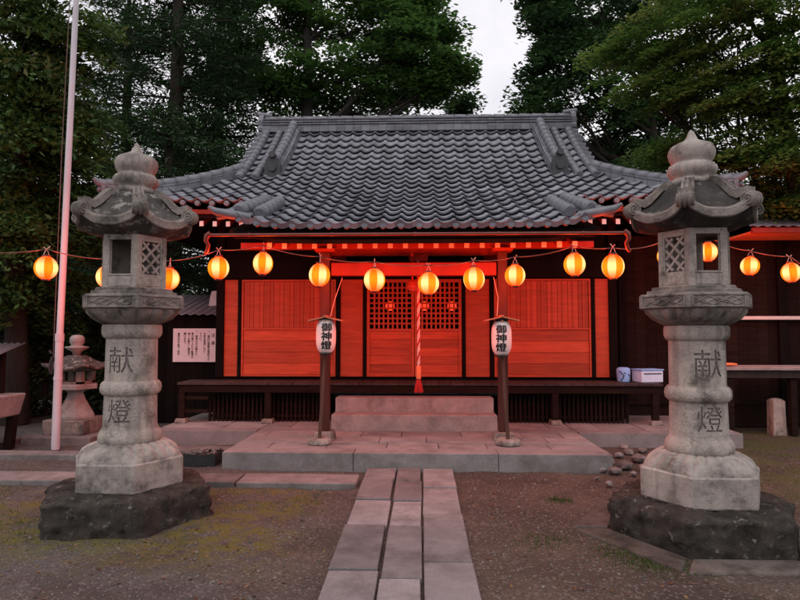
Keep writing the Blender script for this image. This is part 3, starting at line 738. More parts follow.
# stone steps
st = thing('stone_steps', 'two pale stone steps below the lattice doors', 'steps', (XC, 8.3, TZ))
SO = (XC, 8.3, TZ); sx0, sx1 = gx(332, 8.1), gx(496.5, 8.1)
b = MB(); b.bx(sx0, sx1, 8.08, 8.39, TZ - .01, .392); b.build('step', M['step'], st, .012, origin=SO)
b = MB(); b.bx(sx0 + .01, sx1 - .01, 8.395, 8.675, TZ - .01, .585); b.build('step', M['step'], st, .012, origin=SO)

# interior: three red lanterns + offering table
def globe(mb, r, ry, n=32, mats=(0, 1), flat=.93, ribs=9):
    """striped paper globe with hoop ribs"""
    rows = 28; vs = []; th = [PI * (.1 + .8 * i / rows) for i in range(rows + 1)]
    for i, t in enumerate(th):
        k = 1 + .012 * abs(math.sin(ribs * PI * i / rows))
        for j in range(n):
            a = 2 * PI * j / n; vs.append((r * math.sin(t) * k * math.cos(a), r * math.sin(t) * k * math.sin(a), ry * math.cos(t)))
    for i in range(rows):
        for j in range(n):
            mb.add([], [], 0)
            mb.f.append([i * n + j, i * n + (j + 1) % n, (i + 1) * n + (j + 1) % n, (i + 1) * n + j]); mb.m.append(mats[(j * 8 // n) % 2]); mb.sm.append(True); mb.tone.append(.5)
    mb.v = vs + mb.v
    return mb
inl = None
for i, px in enumerate((390, 424.5, 452)):
    p = at(px, 306, 10.1)
    lab = ('red lantern hanging inside the hall behind the left lattice door', 'red lantern hanging inside the hall just right of the rope', 'red lantern hanging inside the hall near the right end of the lattice')[i]
    if inl is None:
        inl = thing('paper_lantern', lab, 'lantern', p, 'red lanterns inside the hall'); b = MB(); globe(b, .075, .08, 20, (0, 0)); b.build('shade', M['pap_red'], inl)
        b = MB(); b.tube([(0, 0, .07), (0, 0, 3.0 - p.z)], .004, 5); b.build('cord', M['wire'], inl)
    else: dup(inl, p, 0, lab)
    L = bpy.data.lights.new('lantern_bulb', 'POINT'); L.energy = 1.0; L.color = (1, .25, .12); L.shadow_soft_size = .03
    lo = bpy.data.objects.new('lantern_bulb', L); COL.objects.link(lo); lo.location = p
ot = thing('offering_table', 'dark low table inside the hall behind the lattice doors', 'table', (XC, 10.6, FL))
b = MB(); b.bx(-.75, .75, -.2, .2, .6, .64); b.build('table_top', M['brown_wood'], ot, .004)
for sx_ in (-.68, .68):
    for sy_ in (-.15, .15):
        b = MB(); b.bx(sx_ - .025, sx_ + .025, sy_ - .025, sy_ + .025, 0, .6); b.build('leg', M['brown_wood'], ot)
for i, x in enumerate((-.5, .1, .5)):
    b = MB(); b.lathe([(.035, 0), (.05, .02), (.055, .09), (.03, .13), (.016, .16), (.022, .2)], 16)
    o = b.build('sake_bottle', M['white_paint'], origin=None); o.location = (XC + x, 10.6, FL + .64)
    tag(o, ('white bottle at the left end of the table inside the hall', 'white bottle in the middle of the table inside the hall', 'white bottle at the right end of the table inside the hall')[i], 'bottle', 'bottles on the offering table')

# bell and rope
BY = 7.75; p = at(412.5, 286, BY)
bl = thing('shrine_bell', 'round red bell hanging above the rope in front of the doors', 'bell', p)
b = MB(); b.lathe([(.012, .085), (.04, .075), (.066, .04), (.075, 0), (.08, -.004), (.08, -.012), (.075, -.016), (.06, -.05), (.03, -.075), (.01, -.08)], 24); b.build('bell_body', M['bell'], bl)
b = MB(); b.tube([(0, 0, .085), (0, 0, 2.5 - p.z)], .012, 6); b.build('hanger', M['rope_red'], bl)
pb = at(418.5, 292, BY); pe = at(418.5, 366, BY)
rope = thing('bell_rope', 'twisted red and white rope with wooden grip and red tassel before the doors', 'rope', (pb.x, BY, pe.z))
b = MB(); H = 2.42 - pe.z; nseg = 150
for k in range(3):
    pts = []
    for i in range(nseg + 1):
        t = i / nseg; a = 2 * PI * (t * H / .17 + k / 3); pts.append((.0105 * math.cos(a), .0105 * math.sin(a), H * t))
    b.tube(pts, .0105, 6, mat=1 if k == 0 else 0)
b.build('strand', [M['rope_white'], M['rope_red']], rope)
b = MB(); zh = zz(379, BY) - pe.z; b.lathe([(.028, zh), (.032, zh + .01), (.032, -.012), (.028, 0)], 14); b.build('grip', M['soffit'], rope)
b = MB(); zt = zz(393, BY) - pe.z
for i in range(60):
    a = random.uniform(0, 2 * PI); q = random.random() ** .5; b.tube([(.022 * q * math.cos(a), .022 * q * math.sin(a), zh), (.045 * q * math.cos(a), .045 * q * math.sin(a), (zh + zt) / 2), (.058 * q * math.cos(a), .058 * q * math.sin(a), zt + random.uniform(0, .02))], .005, 4)
b.build('tassel', M['rope_red'], rope)
b = MB(); b.bx(pb.x - .12, pb.x + .12, BY - .03, BY + .03, 2.42, 2.5); b.bx(p.x - .01, p.x + .01, PY + .05, BY, 2.46, 2.49)
part(b, 'bell_bracket', M['red_wood'])
hall_cross = MB(); hall_cross.bx(PXL - .05, PXR + .05, BY + .035, BY + .11, 2.5, 2.6); part(hall_cross, 'cross_beam', M['red_wood'])

# ------------------------------------------------------------------ hanging lanterns on the cord
LP = 54.0
spots = [(46, 268, 6.6), (107, 277, 6.92), (169, 279, 6.92), (218.5, 268, 6.92), (263, 263.5, 6.92), (319.5, 275, 6.92), (374.5, 280, 6.92), (428.5, 283.5, 6.92), (474, 279, 6.92), (515, 275.5, 6.92), (574.5, 264.5, 6.92), (613, 266.5, 6.92), (667, 256, 7.7), (708, 252, 8.0), (750, 266, 8.45), (791, 272.5, 8.2)]
labs = ['glowing striped lantern left of the white flagpole', 'glowing lantern showing at the left edge of the left stone lantern', 'glowing lantern showing at the right edge of the left stone lantern',
        'glowing striped lantern hanging over the gap between the notice and the hall', 'glowing lantern tied high under the left end of the porch eave', 'glowing striped lantern against the left porch post',
        'glowing lantern before the upper left corner of the lattice doors', 'glowing striped lantern beside the red bell and rope', 'glowing lantern before the narrow panel right of the lattice doors',
        'glowing striped lantern against the right porch post', 'glowing lantern high above the right wide wall panel', 'glowing lantern nearest the right end corner of the hall front',
        'glowing lantern seen through the lattice of the right stone lantern', 'glowing lantern seen through the window of the right stone lantern', 'glowing striped lantern just right of the right stone lantern', 'glowing striped lantern at the far right end of the cord']
first = None; tops = []
for i, ((px, py, Y), lab) in enumerate(zip(spots, labs)):
    p = at(px, py, Y); rz_ = random.uniform(0, 2 * PI)
    if first is None:
        first = thing('hanging_lantern', lab, 'lantern', p, 'striped lanterns strung on the cord', rz_)
        b = MB(); globe(b, .12, .135); b.build('shade', [M['pap_pale'], M['pap_amber']], first, fix=False)
        for z0, z1 in ((.122, .148), (-.145, -.122)):
            b = MB(); b.lathe([(.036, z0), (.045, z0 + .003), (.045, z1 - .003), (.036, z1)], 16); b.build('rim', M['gutter'], first)
        b = MB(); b.tube([(.035, 0, .14), (.02, 0, .18), (0, 0, .215), (-.02, 0, .18), (-.035, 0, .14)], .004, 5)
        b.tube([(-.03, .01, .235), (0, 0, .212), (.035, -.01, .25)], .006, 5); b.build('hanger', M['tie'], first)
    else:
        o = dup(first, p, rz_, lab); k = random.uniform(.95, 1.05); o.scale = (k, k, k * random.uniform(.97, 1.04)); o.rotation_euler = (random.uniform(-.07, .07), random.uniform(-.07, .07), rz_)
    tops.append(p + Vector((0, 0, .215)))
    L = bpy.data.lights.new('lantern_bulb', 'POINT'); L.energy = LP; L.color = (1, .38, .19); L.shadow_soft_size = .04
    lo = bpy.data.objects.new('lantern_bulb', L); COL.objects.link(lo); lo.location = p
b = MB(); chain = [at(-60, 248, 6.5)] + tops + [at(840, 283, 7.4)]
# tie points between lanterns (to the eave and the posts)
pts = []
for a, c in zip(chain, chain[1:]):
    L = (c - a).length; sag = .045 * L
    for k in range(10):
        t = k / 10; q = a.lerp(c, t); q.z -= sag * 4 * t * (1 - t); pts.append(q)
pts.append(chain[-1]); b.tube(pts, .006, 6)
tag(b.build('festoon_line', M['wire']), 'thin sagging cord carrying the row of glowing lanterns across the yard', 'cord')
for (pa, ya, pb_, yb, Y) in ((270, 248, 263, 253, 6.92),):
    pass

# ------------------------------------------------------------------ white lettered lanterns on leaning stands
def wrap(v, r, sq=1):
    return v
for i, (bx_, lx, ly) in enumerate(((319.5, 326, 336), (508, 501.5, 338))):
    Y = 7.16; base = at(bx_, 440, Y)
    lc = at(lx, ly, Y - .06)
    sgn = 1 if i == 0 else -1
    stnd = thing('lantern_stand', ('leaning wooden pole with small roof in a round stone foot by the left porch post', 'leaning wooden pole with small roof in a round stone foot by the right porch post')[i], 'lantern stand', (base.x, Y, TZ), 'stands of the white lanterns')
    b = MB(); b.lathe([(.0, 0), (.14, 0), (.145, .01), (.14, .055), (.12, .07), (0.0, .07)], 28); b.build('foot', M['granite_base'], stnd)
    topz = zz(319, Y) - TZ; tx = gx(lx + (1 if i == 0 else -1), Y, 320) - base.x
    b = MB(); b.tube([(0, 0, .05), (tx * .5, 0, topz * .5), (tx, .03, topz + .02)], [.022, .02, .018], 10); b.build('pole', M['stand_wood'], stnd)
    b = MB()
    b.tube([(.012 * sgn, -.045, .05), (tx * .5 + .012 * sgn, -.035, topz * .48)], [.016, .014], 8); b.build('brace', M['stand_wood'], stnd)
    b = MB(); w = gx(342, Y) - gx(310, Y)
    for s in (-1, 1): b.box((tx + s * w * .25, -.05, topz + .0), (w * .53, .26, .014), ry=s * .22)
    b.box((tx, -.05, topz + .032), (.03, .27, .02)); b.box((tx, -.05, topz - .03), (.03, .2, .02))
    b.build('stand_roof', M['grain'], stnd)
    b = MB(); bx2 = gx(343 if i == 0 else 493, PY, 278) - base.x; b.tube([(tx + .04 * sgn, 0, topz + .03), ((tx + bx2) / 2 + .01, .1, (topz + zz(278, PY) - TZ) / 2), (bx2, PY - Y - .065, zz(278, PY) - TZ)], .004, 5); b.build('tie_wire', M['tie'], stnd)
    ln = thing('lettered_lantern', ('white paper lantern with black characters before the left porch post', 'white paper lantern with black characters before the right porch post')[i], 'lantern', lc, 'white lettered lanterns')
    rw, hh = .118, .195
    def rad(z):
        t = abs(z) / hh; return rw * (1 - .34 * t ** 4 - .05 * t * t)
    rows = 40; b = MB(); b.lathe([(rad(z) * (1 + .008 * math.cos(2 * PI * k * 14 / rows)), z) for k, z in ((k, -hh + 2 * hh * k / rows) for k in range(rows + 1))], 40)
    b.build('shade', M['pap_white'], ln)
    for z0, z1 in ((hh - .005, hh + .03), (-hh - .025, -hh + .003)):
        b = MB(); b.lathe([(.07, z0), (.078, z0 + .004), (.078, z1 - .004), (.07, z1)], 24); b.build('rim', M['black_metal'], ln)
    b = MB(); b.tube([(0, .0, hh + .025), (0, 0, zz(319, Y) - lc.z - .02)], .006, 6); b.build('hanger', M['black_metal'], ln)
    b = MB()
    for v, f in column_text('御神燈', .106, .106, .0015, .0032):
        v, f = fine(v, f, .018)
        v2 = []
        for x, y, z in v:
            y = y + .106; rr_ = rad(y) * 1.008 + .0015 + max(0, z); a = 1.28 * x / rw
            # face the yard, slightly towards the path
            a += (.20 if i == 0 else -.17)
            v2.append((rr_ * math.sin(a), -rr_ * math.cos(a), y))
        b.add(v2, f)
    b.build('lettering', M['ink'], ln)

# ------------------------------------------------------------------ tall stone lanterns
def hexr(k): return R(-90 + 30 + 60 * k)      # vertices; faces then look along -90 + 60k
def roughen(o, amp, sc, seed):
    for v in o.data.vertices:
        q = v.co * sc + Vector((seed * 7.3, seed * 2.1, 0)); v.co += Vector((noise.noise(q), noise.noise(q + Vector((9, 0, 0))), noise.noise(q + Vector((0, 9, 0))))) * amp + Vector((noise.noise(q * 3.7), noise.noise(q * 3.7 + Vector((5, 0, 0))), noise.noise(q * 3.7 + Vector((0, 5, 0))))) * amp * .45
def stone_lantern(loc, label, seed=0, roofm='granite_roof', wins=(0,), solid=()):
    t = thing('stone_lantern', label, 'stone lantern', loc, 'tall stone lanterns flanking the path')
    ph = R(-60)
    # rough plinth
    b = MB()
    def wob(a, i): return 1 + .022 * noise.noise((math.cos(a) * 16 + seed * 5, math.sin(a) * 16, i * .9 + 7)) + .045 * noise.noise((math.cos(a) * 2.2 + seed * 3, math.sin(a) * 2.2, i * .7)) + .02 * noise.noise((math.cos(a) * 8, math.sin(a) * 8, i * 3))
    # hexagon outline sampled finely
    def hex_ring(Rv, z, i, n=144, rough=True):
        out = []
        for k in range(n):
            a = 2 * PI * k / n; aa = (a - ph) % (PI / 3) - PI / 6
            r = Rv * math.cos(PI / 6) / math.cos(aa); r = min(r, Rv * .99)
            r *= wob(a, i) if rough else 1
            out.append((r * math.cos(a), r * math.sin(a), z + (.018 * noise.noise((math.cos(a) * 3, math.sin(a) * 3, i * 2 + 5)) if rough else 0)))
        return out
    rings = [(.69, -.05), (.695, .0), (.69, .04), (.695, .08), (.688, .11), (.692, .15), (.685, .19), (.68, .222), (.668, .24), (.64, .25), (.60, .258), (.55, .264), (.5, .268), (.3, .27), (.05, .27)]
    vs = []; n = 144
    for i, (r_, z) in enumerate(rings): vs += hex_ring(r_, z, i)
    fs = [(i * n + k, i * n + (k + 1) % n, (i + 1) * n + (k + 1) % n, (i + 1) * n + k) for i in range(len(rings) - 1) for k in range(n)]
    fs.append(tuple((len(rings) - 1) * n + k for k in range(n)))
    b.add(vs, fs, 0, True); roughen(b.build('plinth', M['plinth_stone'], t), .022, 9, seed)
    # hexagonal foot with carved lotus dome
    b = MB(); b.lathe([(.445, .262), (.45, .28), (.45, .478), (.44, .492)], 6, ph=ph, smooth=False); b.build('foot', M['granite_base'], t, .012)
    b = MB(); n = 240; prof = [(.432, .485), (.43, .5), (.40, .545), (.34, .585), (.27, .607), (.235, .612)]
    vs = []
    for i, (r_, z) in enumerate(prof):
        for k in range(n):
            a = 2 * PI * k / n; aa = (a - ph) % (PI / 3) - PI / 6
            hx = r_ * math.cos(PI / 6) / math.cos(aa); q = max(0, 1 - i / 4); rr_ = hx * q + r_ * .93 * (1 - q)
            pet = abs(math.sin(a * 12)) ** .5; rr_ *= 1 + (.022 * (pet - .7) if 0 < i < 5 else 0); vs.append((rr_ * math.cos(a), rr_ * math.sin(a), z + (.014 * (pet - .7) if 0 < i < 5 else 0)))
    b.add(vs, [(i * n + k, i * n + (k + 1) % n, (i + 1) * n + (k + 1) % n, (i + 1) * n + k) for i in range(len(prof) - 1) for k in range(n)] + [tuple(5 * n + k for k in range(n))], 0, True)
    roughen(b.build('lotus_foot', M['granite_base'], t), .006, 12, seed)
    # shaft with engraved characters
    prof = [(.20, .605), (.232, .607), (.243, .622), (.243, .66), (.232, .69), (.215, .712), (.21, .722), (.208, .74), (.203, .97), (.203, .985), (.217, .992), (.232, 1.01), (.237, 1.04), (.232, 1.075), (.217, 1.095), (.203, 1.102), (.201, 1.115), (.199, 1.43), (.199, 1.445), (.212, 1.452), (.225, 1.468), (.232, 1.49), (.232, 1.54), (.225, 1.56), (.2, 1.563)]
    b = MB(); b.lathe(prof, 128); sh = b.build('shaft', [M['granite'], M['engrave']], t, sharp=40)
    def islands(v, f):
        par = list(range(len(v)))
        def find(i):
            while par[i] != i: par[i] = par[par[i]]; i = par[i]
            return i
        for q in f:
            for i in q[1:]: par[find(i)] = find(q[0])
        out = {}
        for q in f: out.setdefault(find(q[0]), []).append(q)
        return list(out.values())
    def volume(me):
        bm = bmesh.new(); bm.from_mesh(me); x = bm.calc_volume(); bm.free(); return x
    for ch, zc, sz, r_ in (('献', 1.275, .225, .2), ('燈', .868, .205, .2055)):
        v, f = fine(*text_mesh(ch, sz, .03), .03)
        for isl in islands(v, f):
            for ax, ay in ((0, 0),):
                done = False
                for jit in (0, .0007, -.0009, .0016):
                    cut = MB(); ids = sorted({i for q in isl for i in q}); mp_ = {i: k for k, i in enumerate(ids)}; v2 = []
                    for i in ids:
                        x, y, z = v[i]; rr_ = r_ - .013 + (z + .03) / .06 * .063; an = (x + ax + jit) / r_
                        v2.append((rr_ * math.sin(an), -rr_ * math.cos(an), zc + y + ay + jit))
                    cut.add(v2, [[mp_[i] for i in q] for q in isl]); co = cut.build('cutter', [M['engrave']], t)
                    bo = sh.modifiers.new('cut', 'BOOLEAN'); bo.operation = 'DIFFERENCE'; bo.object = co; bo.solver = 'EXACT'; bo.material_mode = 'TRANSFER'
                    bpy.context.view_layer.update(); dg = bpy.context.evaluated_depsgraph_get()
                    me = bpy.data.meshes.new_from_object(sh.evaluated_get(dg)); sh.modifiers.clear(); bpy.data.objects.remove(co)
                    dv = volume(sh.data) - volume(me)
                    if -1e-7 < dv < 6e-4 and len(me.vertices) > 3000: sh.data = me; done = dv > 1e-7
                    if done: break
    # platform: lotus bowl, panelled hexagonal band, two steps
    b = MB(); n = 240; prof = [(.225, 1.565), (.25, 1.575), (.32, 1.61), (.37, 1.655), (.385, 1.685)]; vs = []
    for i, (r_, z) in enumerate(prof):
        for k in range(n):
            a = 2 * PI * k / n; aa = (a - ph) % (PI / 3) - PI / 6; q = i / 4
            hx = r_ * 1.04 * math.cos(PI / 6) / math.cos(aa); rr_ = hx * q + r_ * (1 - q); pet = abs(math.sin(a * 9)) ** .5
            rr_ *= 1 + (.085 * (pet - .75) if 0 < i < 4 else 0); vs.append((rr_ * math.cos(a), rr_ * math.sin(a), z))
    b.add(vs, [(i * n + k, i * n + (k + 1) % n, (i + 1) * n + (k + 1) % n, (i + 1) * n + k) for i in range(4) for k in range(n)], 0, True)
    b.add(vs[:n], [tuple(range(n))[::-1]]); roughen(b.build('lotus_bowl', M['granite_trim'], t), .006, 12, seed)
    b = MB(); b.lathe([(.40, 1.683), (.425, 1.69), (.425, 1.79), (.41, 1.80), (.37, 1.802), (.37, 1.825), (.33, 1.828), (.33, 1.852), (.30, 1.856)], 6, ph=ph, smooth=False)
    # raised panel borders and wavy carving on each face of the band
    for k in range(6):
        a = R(-90 + 60 * k); nrm = Vector((math.cos(a), math.sin(a), 0)); s = Vector((-math.sin(a), math.cos(a), 0)); ap = .425 * math.cos(PI / 6)
        for (u0, u1, z0, z1) in ((-.19, .19, 1.776, 1.788), (-.19, .19, 1.692, 1.704), (-.19, -.178, 1.704, 1.776), (.178, .19, 1.704, 1.776)):
            q = [nrm * (ap + d) + s * u + Vector((0, 0, z)) for z in (z0, z1) for u, d in ((u0, -.01), (u1, -.01), (u1, .008), (u0, .008))]
            b.add(q, [(3, 2, 1, 0), (4, 5, 6, 7), (0, 1, 5, 4), (1, 2, 6, 5), (2, 3, 7, 6), (3, 0, 4, 7)])
        for w in range(3):
            pts = [nrm * (ap + .002) + s * (-.165 + .33 * i / 14) + Vector((0, 0, 1.74 + .018 * math.sin(i * .9 + w * 2.1 + k) + .012 * (w - 1))) for i in range(15)]
            b.tube(pts, .006, 5)
    b.build('platform', M['granite_trim'], t, .006)
    # fire box: corner posts, rails, lattice
    Rf = .268; ap = Rf * math.cos(PI / 6); side = Rf; z0, z1 = 1.852, 2.285
    b = MB()
    for k in range(6):
        a = R(-60 + 60 * k); c = Vector((math.cos(a), math.sin(a), 0)) * (Rf - .03)
        b.lathe([(.036, z0), (.036, z1)], 6, c=c, ph=a, smooth=False)
    faces = []
    for k in range(6):
        a = R(-90 + 60 * k); nrm = Vector((math.cos(a), math.sin(a), 0)); s = Vector((-math.sin(a), math.cos(a), 0))
        def slab(u0, u1, w0, w1, d0, d1, mb=b):
            q = [nrm * (ap + d) + s * u + Vector((0, 0, z)) for z in (w0, w1) for u, d in ((u0, d0), (u1, d0), (u1, d1), (u0, d1))]
            mb.add(q, [(3, 2, 1, 0), (4, 5, 6, 7), (0, 1, 5, 4), (1, 2, 6, 5), (2, 3, 7, 6), (3, 0, 4, 7)])
        win = k in wins
        if k in solid: slab(-.125, .125, z0, z1, -.045, 0); continue
        lo, hi = (z0 + .10, z1 - .03) if win else (z0 + .115, z1 - .05)
        wd = .10 if win else .085
        slab(-.12, .12, z0, lo, -.045, 0); slab(-.12, .12, hi, z1, -.045, 0); slab(-.125, -wd, lo, hi, -.045, -.001); slab(wd, .125, lo, hi, -.045, -.001)
        if win:
            for q in ((-wd, wd, hi - .014, hi), (-wd, wd, lo, lo + .014), (-wd, -wd + .012, lo + .014, hi - .014), (wd - .012, wd, lo + .014, hi - .014)): slab(*q, -.02, .006)
            slab(-.09, .09, z0 + .015, z0 + .085, -.001, .005)
        else:
            Hh = hi - lo
            for sgn in (-1, 1):
                for i in range(-3, 5):
                    # diagonal bar clipped to the opening
                    pts = []
                    for tt in np.linspace(-.4, .4, 81):
                        u = tt; z = lo + Hh * .5 + sgn * tt * 1.05 + (i - .5) * Hh * .36
                        if abs(u) <= wd and lo <= z <= hi: pts.append((u, z))
                    if len(pts) > 3:
                        (ua, za), (ub, zb_) = pts[0], pts[-1]; dv = Vector((ub - ua, zb_ - za)).normalized(); pv = Vector((-dv.y, dv.x)) * .0095
                        q = []
                        for d in (-.03, -.006):
                            for (u, z, sg2) in ((ua, za, -1), (ub, zb_, -1), (ub, zb_, 1), (ua, za, 1)): q.append(nrm * (ap + d + (.002 if sgn > 0 else 0)) + s * (u + sg2 * pv.x) + Vector((0, 0, z + sg2 * pv.y)))
                        b.add(q, [(3, 2, 1, 0), (4, 5, 6, 7), (0, 1, 5, 4), (1, 2, 6, 5), (2, 3, 7, 6), (3, 0, 4, 7)])
            slab(-.08, .08, z0 + .02, z0 + .095, -.001, .004)
    b.lathe([(.2, z0), (.2, z0 + .03)], 6, ph=ph, smooth=False); b.lathe([(.24, z1 - .02), (.24, z1 + .02)], 6, ph=ph, smooth=False)
    b.build('fire_box', M['granite'], t, .003)
    # roof: six curved faces
    n = 120; vs = []
    prof = [(.16, 2.655, 0), (.20, 2.645, 0), (.245, 2.60, 0), (.30, 2.53, .05), (.355, 2.472, .2), (.41, 2.425, .5), (.448, 2.40, .9), (.458, 2.402, 1), (.466, 2.39, 1), (.455, 2.325, 1), (.40, 2.308, .75), (.33, 2.295, .35), (.25, 2.283, 0)]
    for i, (r_, z, q) in enumerate(prof):
        for k in range(n):
            a = 2 * PI * k / n; aa = (a - ph) % (PI / 3) - PI / 6      # 0 on face centre, +-30 deg at corners
            cr = (abs(aa) / (PI / 6))
            hx = r_ * math.cos(PI / 6) / math.cos(aa); rr_ = hx * 1.03
            vs.append((rr_ * math.cos(a), rr_ * math.sin(a), z + q * .10 * cr ** 2.7))
    b = MB(); b.add(vs, [(i * n + k, (i + 1) * n + k, (i + 1) * n + (k + 1) % n, i * n + (k + 1) % n) for i in range(len(prof) - 1) for k in range(n)], 0, True)
    b.add(vs[:n], [tuple(range(n))]); b.add(vs[-n:], [tuple(range(n))[::-1]])
    rf = b.build('lantern_roof', M[roofm], t); roughen(rf, .009, 9, seed)
    b = MB(); vs = []; pr_ = [(.44, 2.328), (.468, 2.325), (.482, 2.333), (.486, 2.385), (.478, 2.398), (.455, 2.404)]
    for i, (r_, z) in enumerate(pr_):
        for k in range(n):
            a = 2 * PI * k / n; aa = (a - ph) % (PI / 3) - PI / 6; cr = abs(aa) / (PI / 6); rr_ = r_ * math.cos(PI / 6) / math.cos(aa) * 1.03
            vs.append((rr_ * math.cos(a), rr_ * math.sin(a), z + .10 * cr ** 2.7))
    b.add(vs, [(i * n + k, (i + 1) * n + k, (i + 1) * n + (k + 1) % n, i * n + (k + 1) % n) for i in range(5) for k in range(n)], 0, True)
    roughen(b.build('roof_rim', M['granite_trim'], rf, sharp=32), .005, 12, seed)
    for k in range(6):
        a = R(-60 + 60 * k); d = Vector((math.cos(a), math.sin(a), 0)); s = Vector((-math.sin(a), math.cos(a), 0))
        prof2 = [(.165, 2.665), (.235, 2.648), (.285, 2.60), (.335, 2.545), (.385, 2.515), (.43, 2.525), (.465, 2.53)]
        b = MB()
        ws = [.03, .036, .042, .047, .05, .05, .05]
        for lo_, hi_, up_ in ((-1, 1, .012), (-1.0, -.62, .024), (-.22, .22, .022), (.62, 1.0, .024)):
            vs = []
            for (r_, z), w_ in zip(prof2, ws):
                for u_, dz_ in ((lo_, -.04), (hi_, -.04), (hi_, up_), (lo_, up_)): vs.append(d * r_ + s * (u_ * w_) + Vector((0, 0, z + dz_)))
            m_ = len(prof2); b.add(vs, [(i * 4 + q, i * 4 + (q + 1) % 4, i * 4 + 4 + (q + 1) % 4, i * 4 + 4 + q) for i in range(m_ - 1) for q in range(4)] + [(3, 2, 1, 0), tuple(m_ * 4 - 4 + q for q in range(4))])
        # scroll: a rolled drum across the corner tip, ribbed, with a spiral cut in each end
        c = d * .470 + Vector((0, 0, 2.458)); rd = .052; pr = []
        for i in range(60):
            w = i / 59 * 4.4 * PI; rad_ = rd * (.97 - .85 * i / 59); pr.append(c + d * (rad_ * math.cos(w + 1.9)) + Vector((0, 0, rad_ * math.sin(w + 1.9))))
        b.tube([c - s * .052, c - s * .048, c + s * .048, c + s * .052], [rd * .9, rd * .97, rd * .97, rd * .9], 28)
        for wv in (-.052, .052): b.tube([q + s * wv for q in pr], .008, 6)
        for wv in (-.03, 0, .03):
            b.tube([c + s * wv + d * (rd * math.cos(q)) + Vector((0, 0, rd * math.sin(q))) for q in np.linspace(-1.5, 2.3, 16)], .008, 6)
        roughen(b.build('scroll', M['granite_trim'], rf), .004, 14, seed + k)
    # finial
    b = MB(); n = 160
    prof = [(.155, 2.65), (.165, 2.665), (.165, 2.685), (.145, 2.70), (.14, 2.712), (.165, 2.73), (.178, 2.76), (.178, 2.785), (.165, 2.81), (.14, 2.822), (.135, 2.832), (.152, 2.85), (.164, 2.88), (.17, 2.91), (.165, 2.94), (.148, 2.965), (.118, 2.982), (.08, 2.997), (.05, 3.015), (.033, 3.045), (.02, 3.08), (.006, 3.10)]
    def w2(a, i): return 1 + (.055 * (abs(math.sin(a * 10)) ** .4 - .8) if 5 <= i <= 8 else (.02 * (abs(math.sin(a * 10)) ** .4 - .8) if 11 <= i <= 14 else 0))
    b.lathe(prof, n, wob=w2); roughen(b.build('finial', M['granite_base'], t), .006, 11, seed)
    return t
YLn, YRn = 4.93, 4.72
pL = ground_at(131, 510); lanL = stone_lantern((gx(132.5, YLn), YLn, 0), 'tall carved stone lantern left of the path, beside the flagpole', 0, 'granite_roof', (0,), (2, 3, 4))
pR = stone_lantern((gx(696, YRn), YRn, -.012), 'tall carved stone lantern right of the path, with the darker scrolled roof', 3, 'granite_roof_dark', (0, 2), (3, 4))

b = MB(); n_ = 6
for k in range(n_):
    a0, a1 = R(-60 + 60 * k), R(-60 + 60 * (k + 1)); sk = .02
    P4 = [Vector((math.cos(a) * q, math.sin(a) * q, 0)) for q, a in ((.70, a0 + sk), (.96, a0 + sk), (.96, a1 - sk), (.70, a1 - sk))]
    o_ = pR.location + Vector((0, 0, .012)); z_ = random.uniform(-.006, .012)
    b.add([o_ + p + Vector((0, 0, z)) for z in (-.08, .006 + z_) for p in P4], [(3, 2, 1, 0), (4, 5, 6, 7), (0, 1, 5, 4), (1, 2, 6, 5), (2, 3, 7, 6), (3, 0, 4, 7)], tone=random.random())
M['sunk_stone'] = mat('sunk_stone', (.16, .128, .112), (.085, .068, .06), 6, .92, .8, 40, .15, .5, stain=(.05, .042, .032), stain_scale=4, stain_lo=.48, stain_hi=.62, tone=.3)
struct(b.build('paving', M['sunk_stone'], bevel=.015))

# ------------------------------------------------------------------ left yard
fpb = ground_at(55.5, 447, .02)
fp = thing('flagpole', 'tall white painted flagpole standing left of the left stone lantern', 'flagpole', fpb)
def lean(z): return Vector((.004 * z * 1.0, 0, z))
b = MB(); b.tube([(0, 0, -.03), (.012, 0, 1.42)], [.052, .050], 16); b.build('lower_tube', M['pole_paint'], fp)
b = MB(); b.tube([(.012, 0, 1.40), (.06, 0, 4.0), (.16, 0, 9.0)], [.043, .039, .03], 16); b.build('upper_tube', M['pole_paint'], fp)
b = MB(); b.tube([(.011, 0, 1.36), (.012, 0, 1.46)], .055, 16); b.tube([(.005, 0, .86), (.006, 0, .9)], .055, 16); b.build('collar', M['pole_paint'], fp)
b = MB(); b.box((-.055, -.045, 1.05), (.025, .03, .22)); b.tube([(-.06, -.06, .95), (-.075, -.075, 1.02), (-.06, -.06, 1.12)], .01, 6); b.tube([(-.07, -.03, 1.2), (-.1, -.03, 1.24)], .014, 6); b.build('cleat', M['black_metal'], fp)
b = MB(); b.tube([(-.055, -.02, 1.1), (-.015, -.03, 4), (.10, -.03, 8.9)], .006, 5); b.build('halyard', M['wire'], fp)

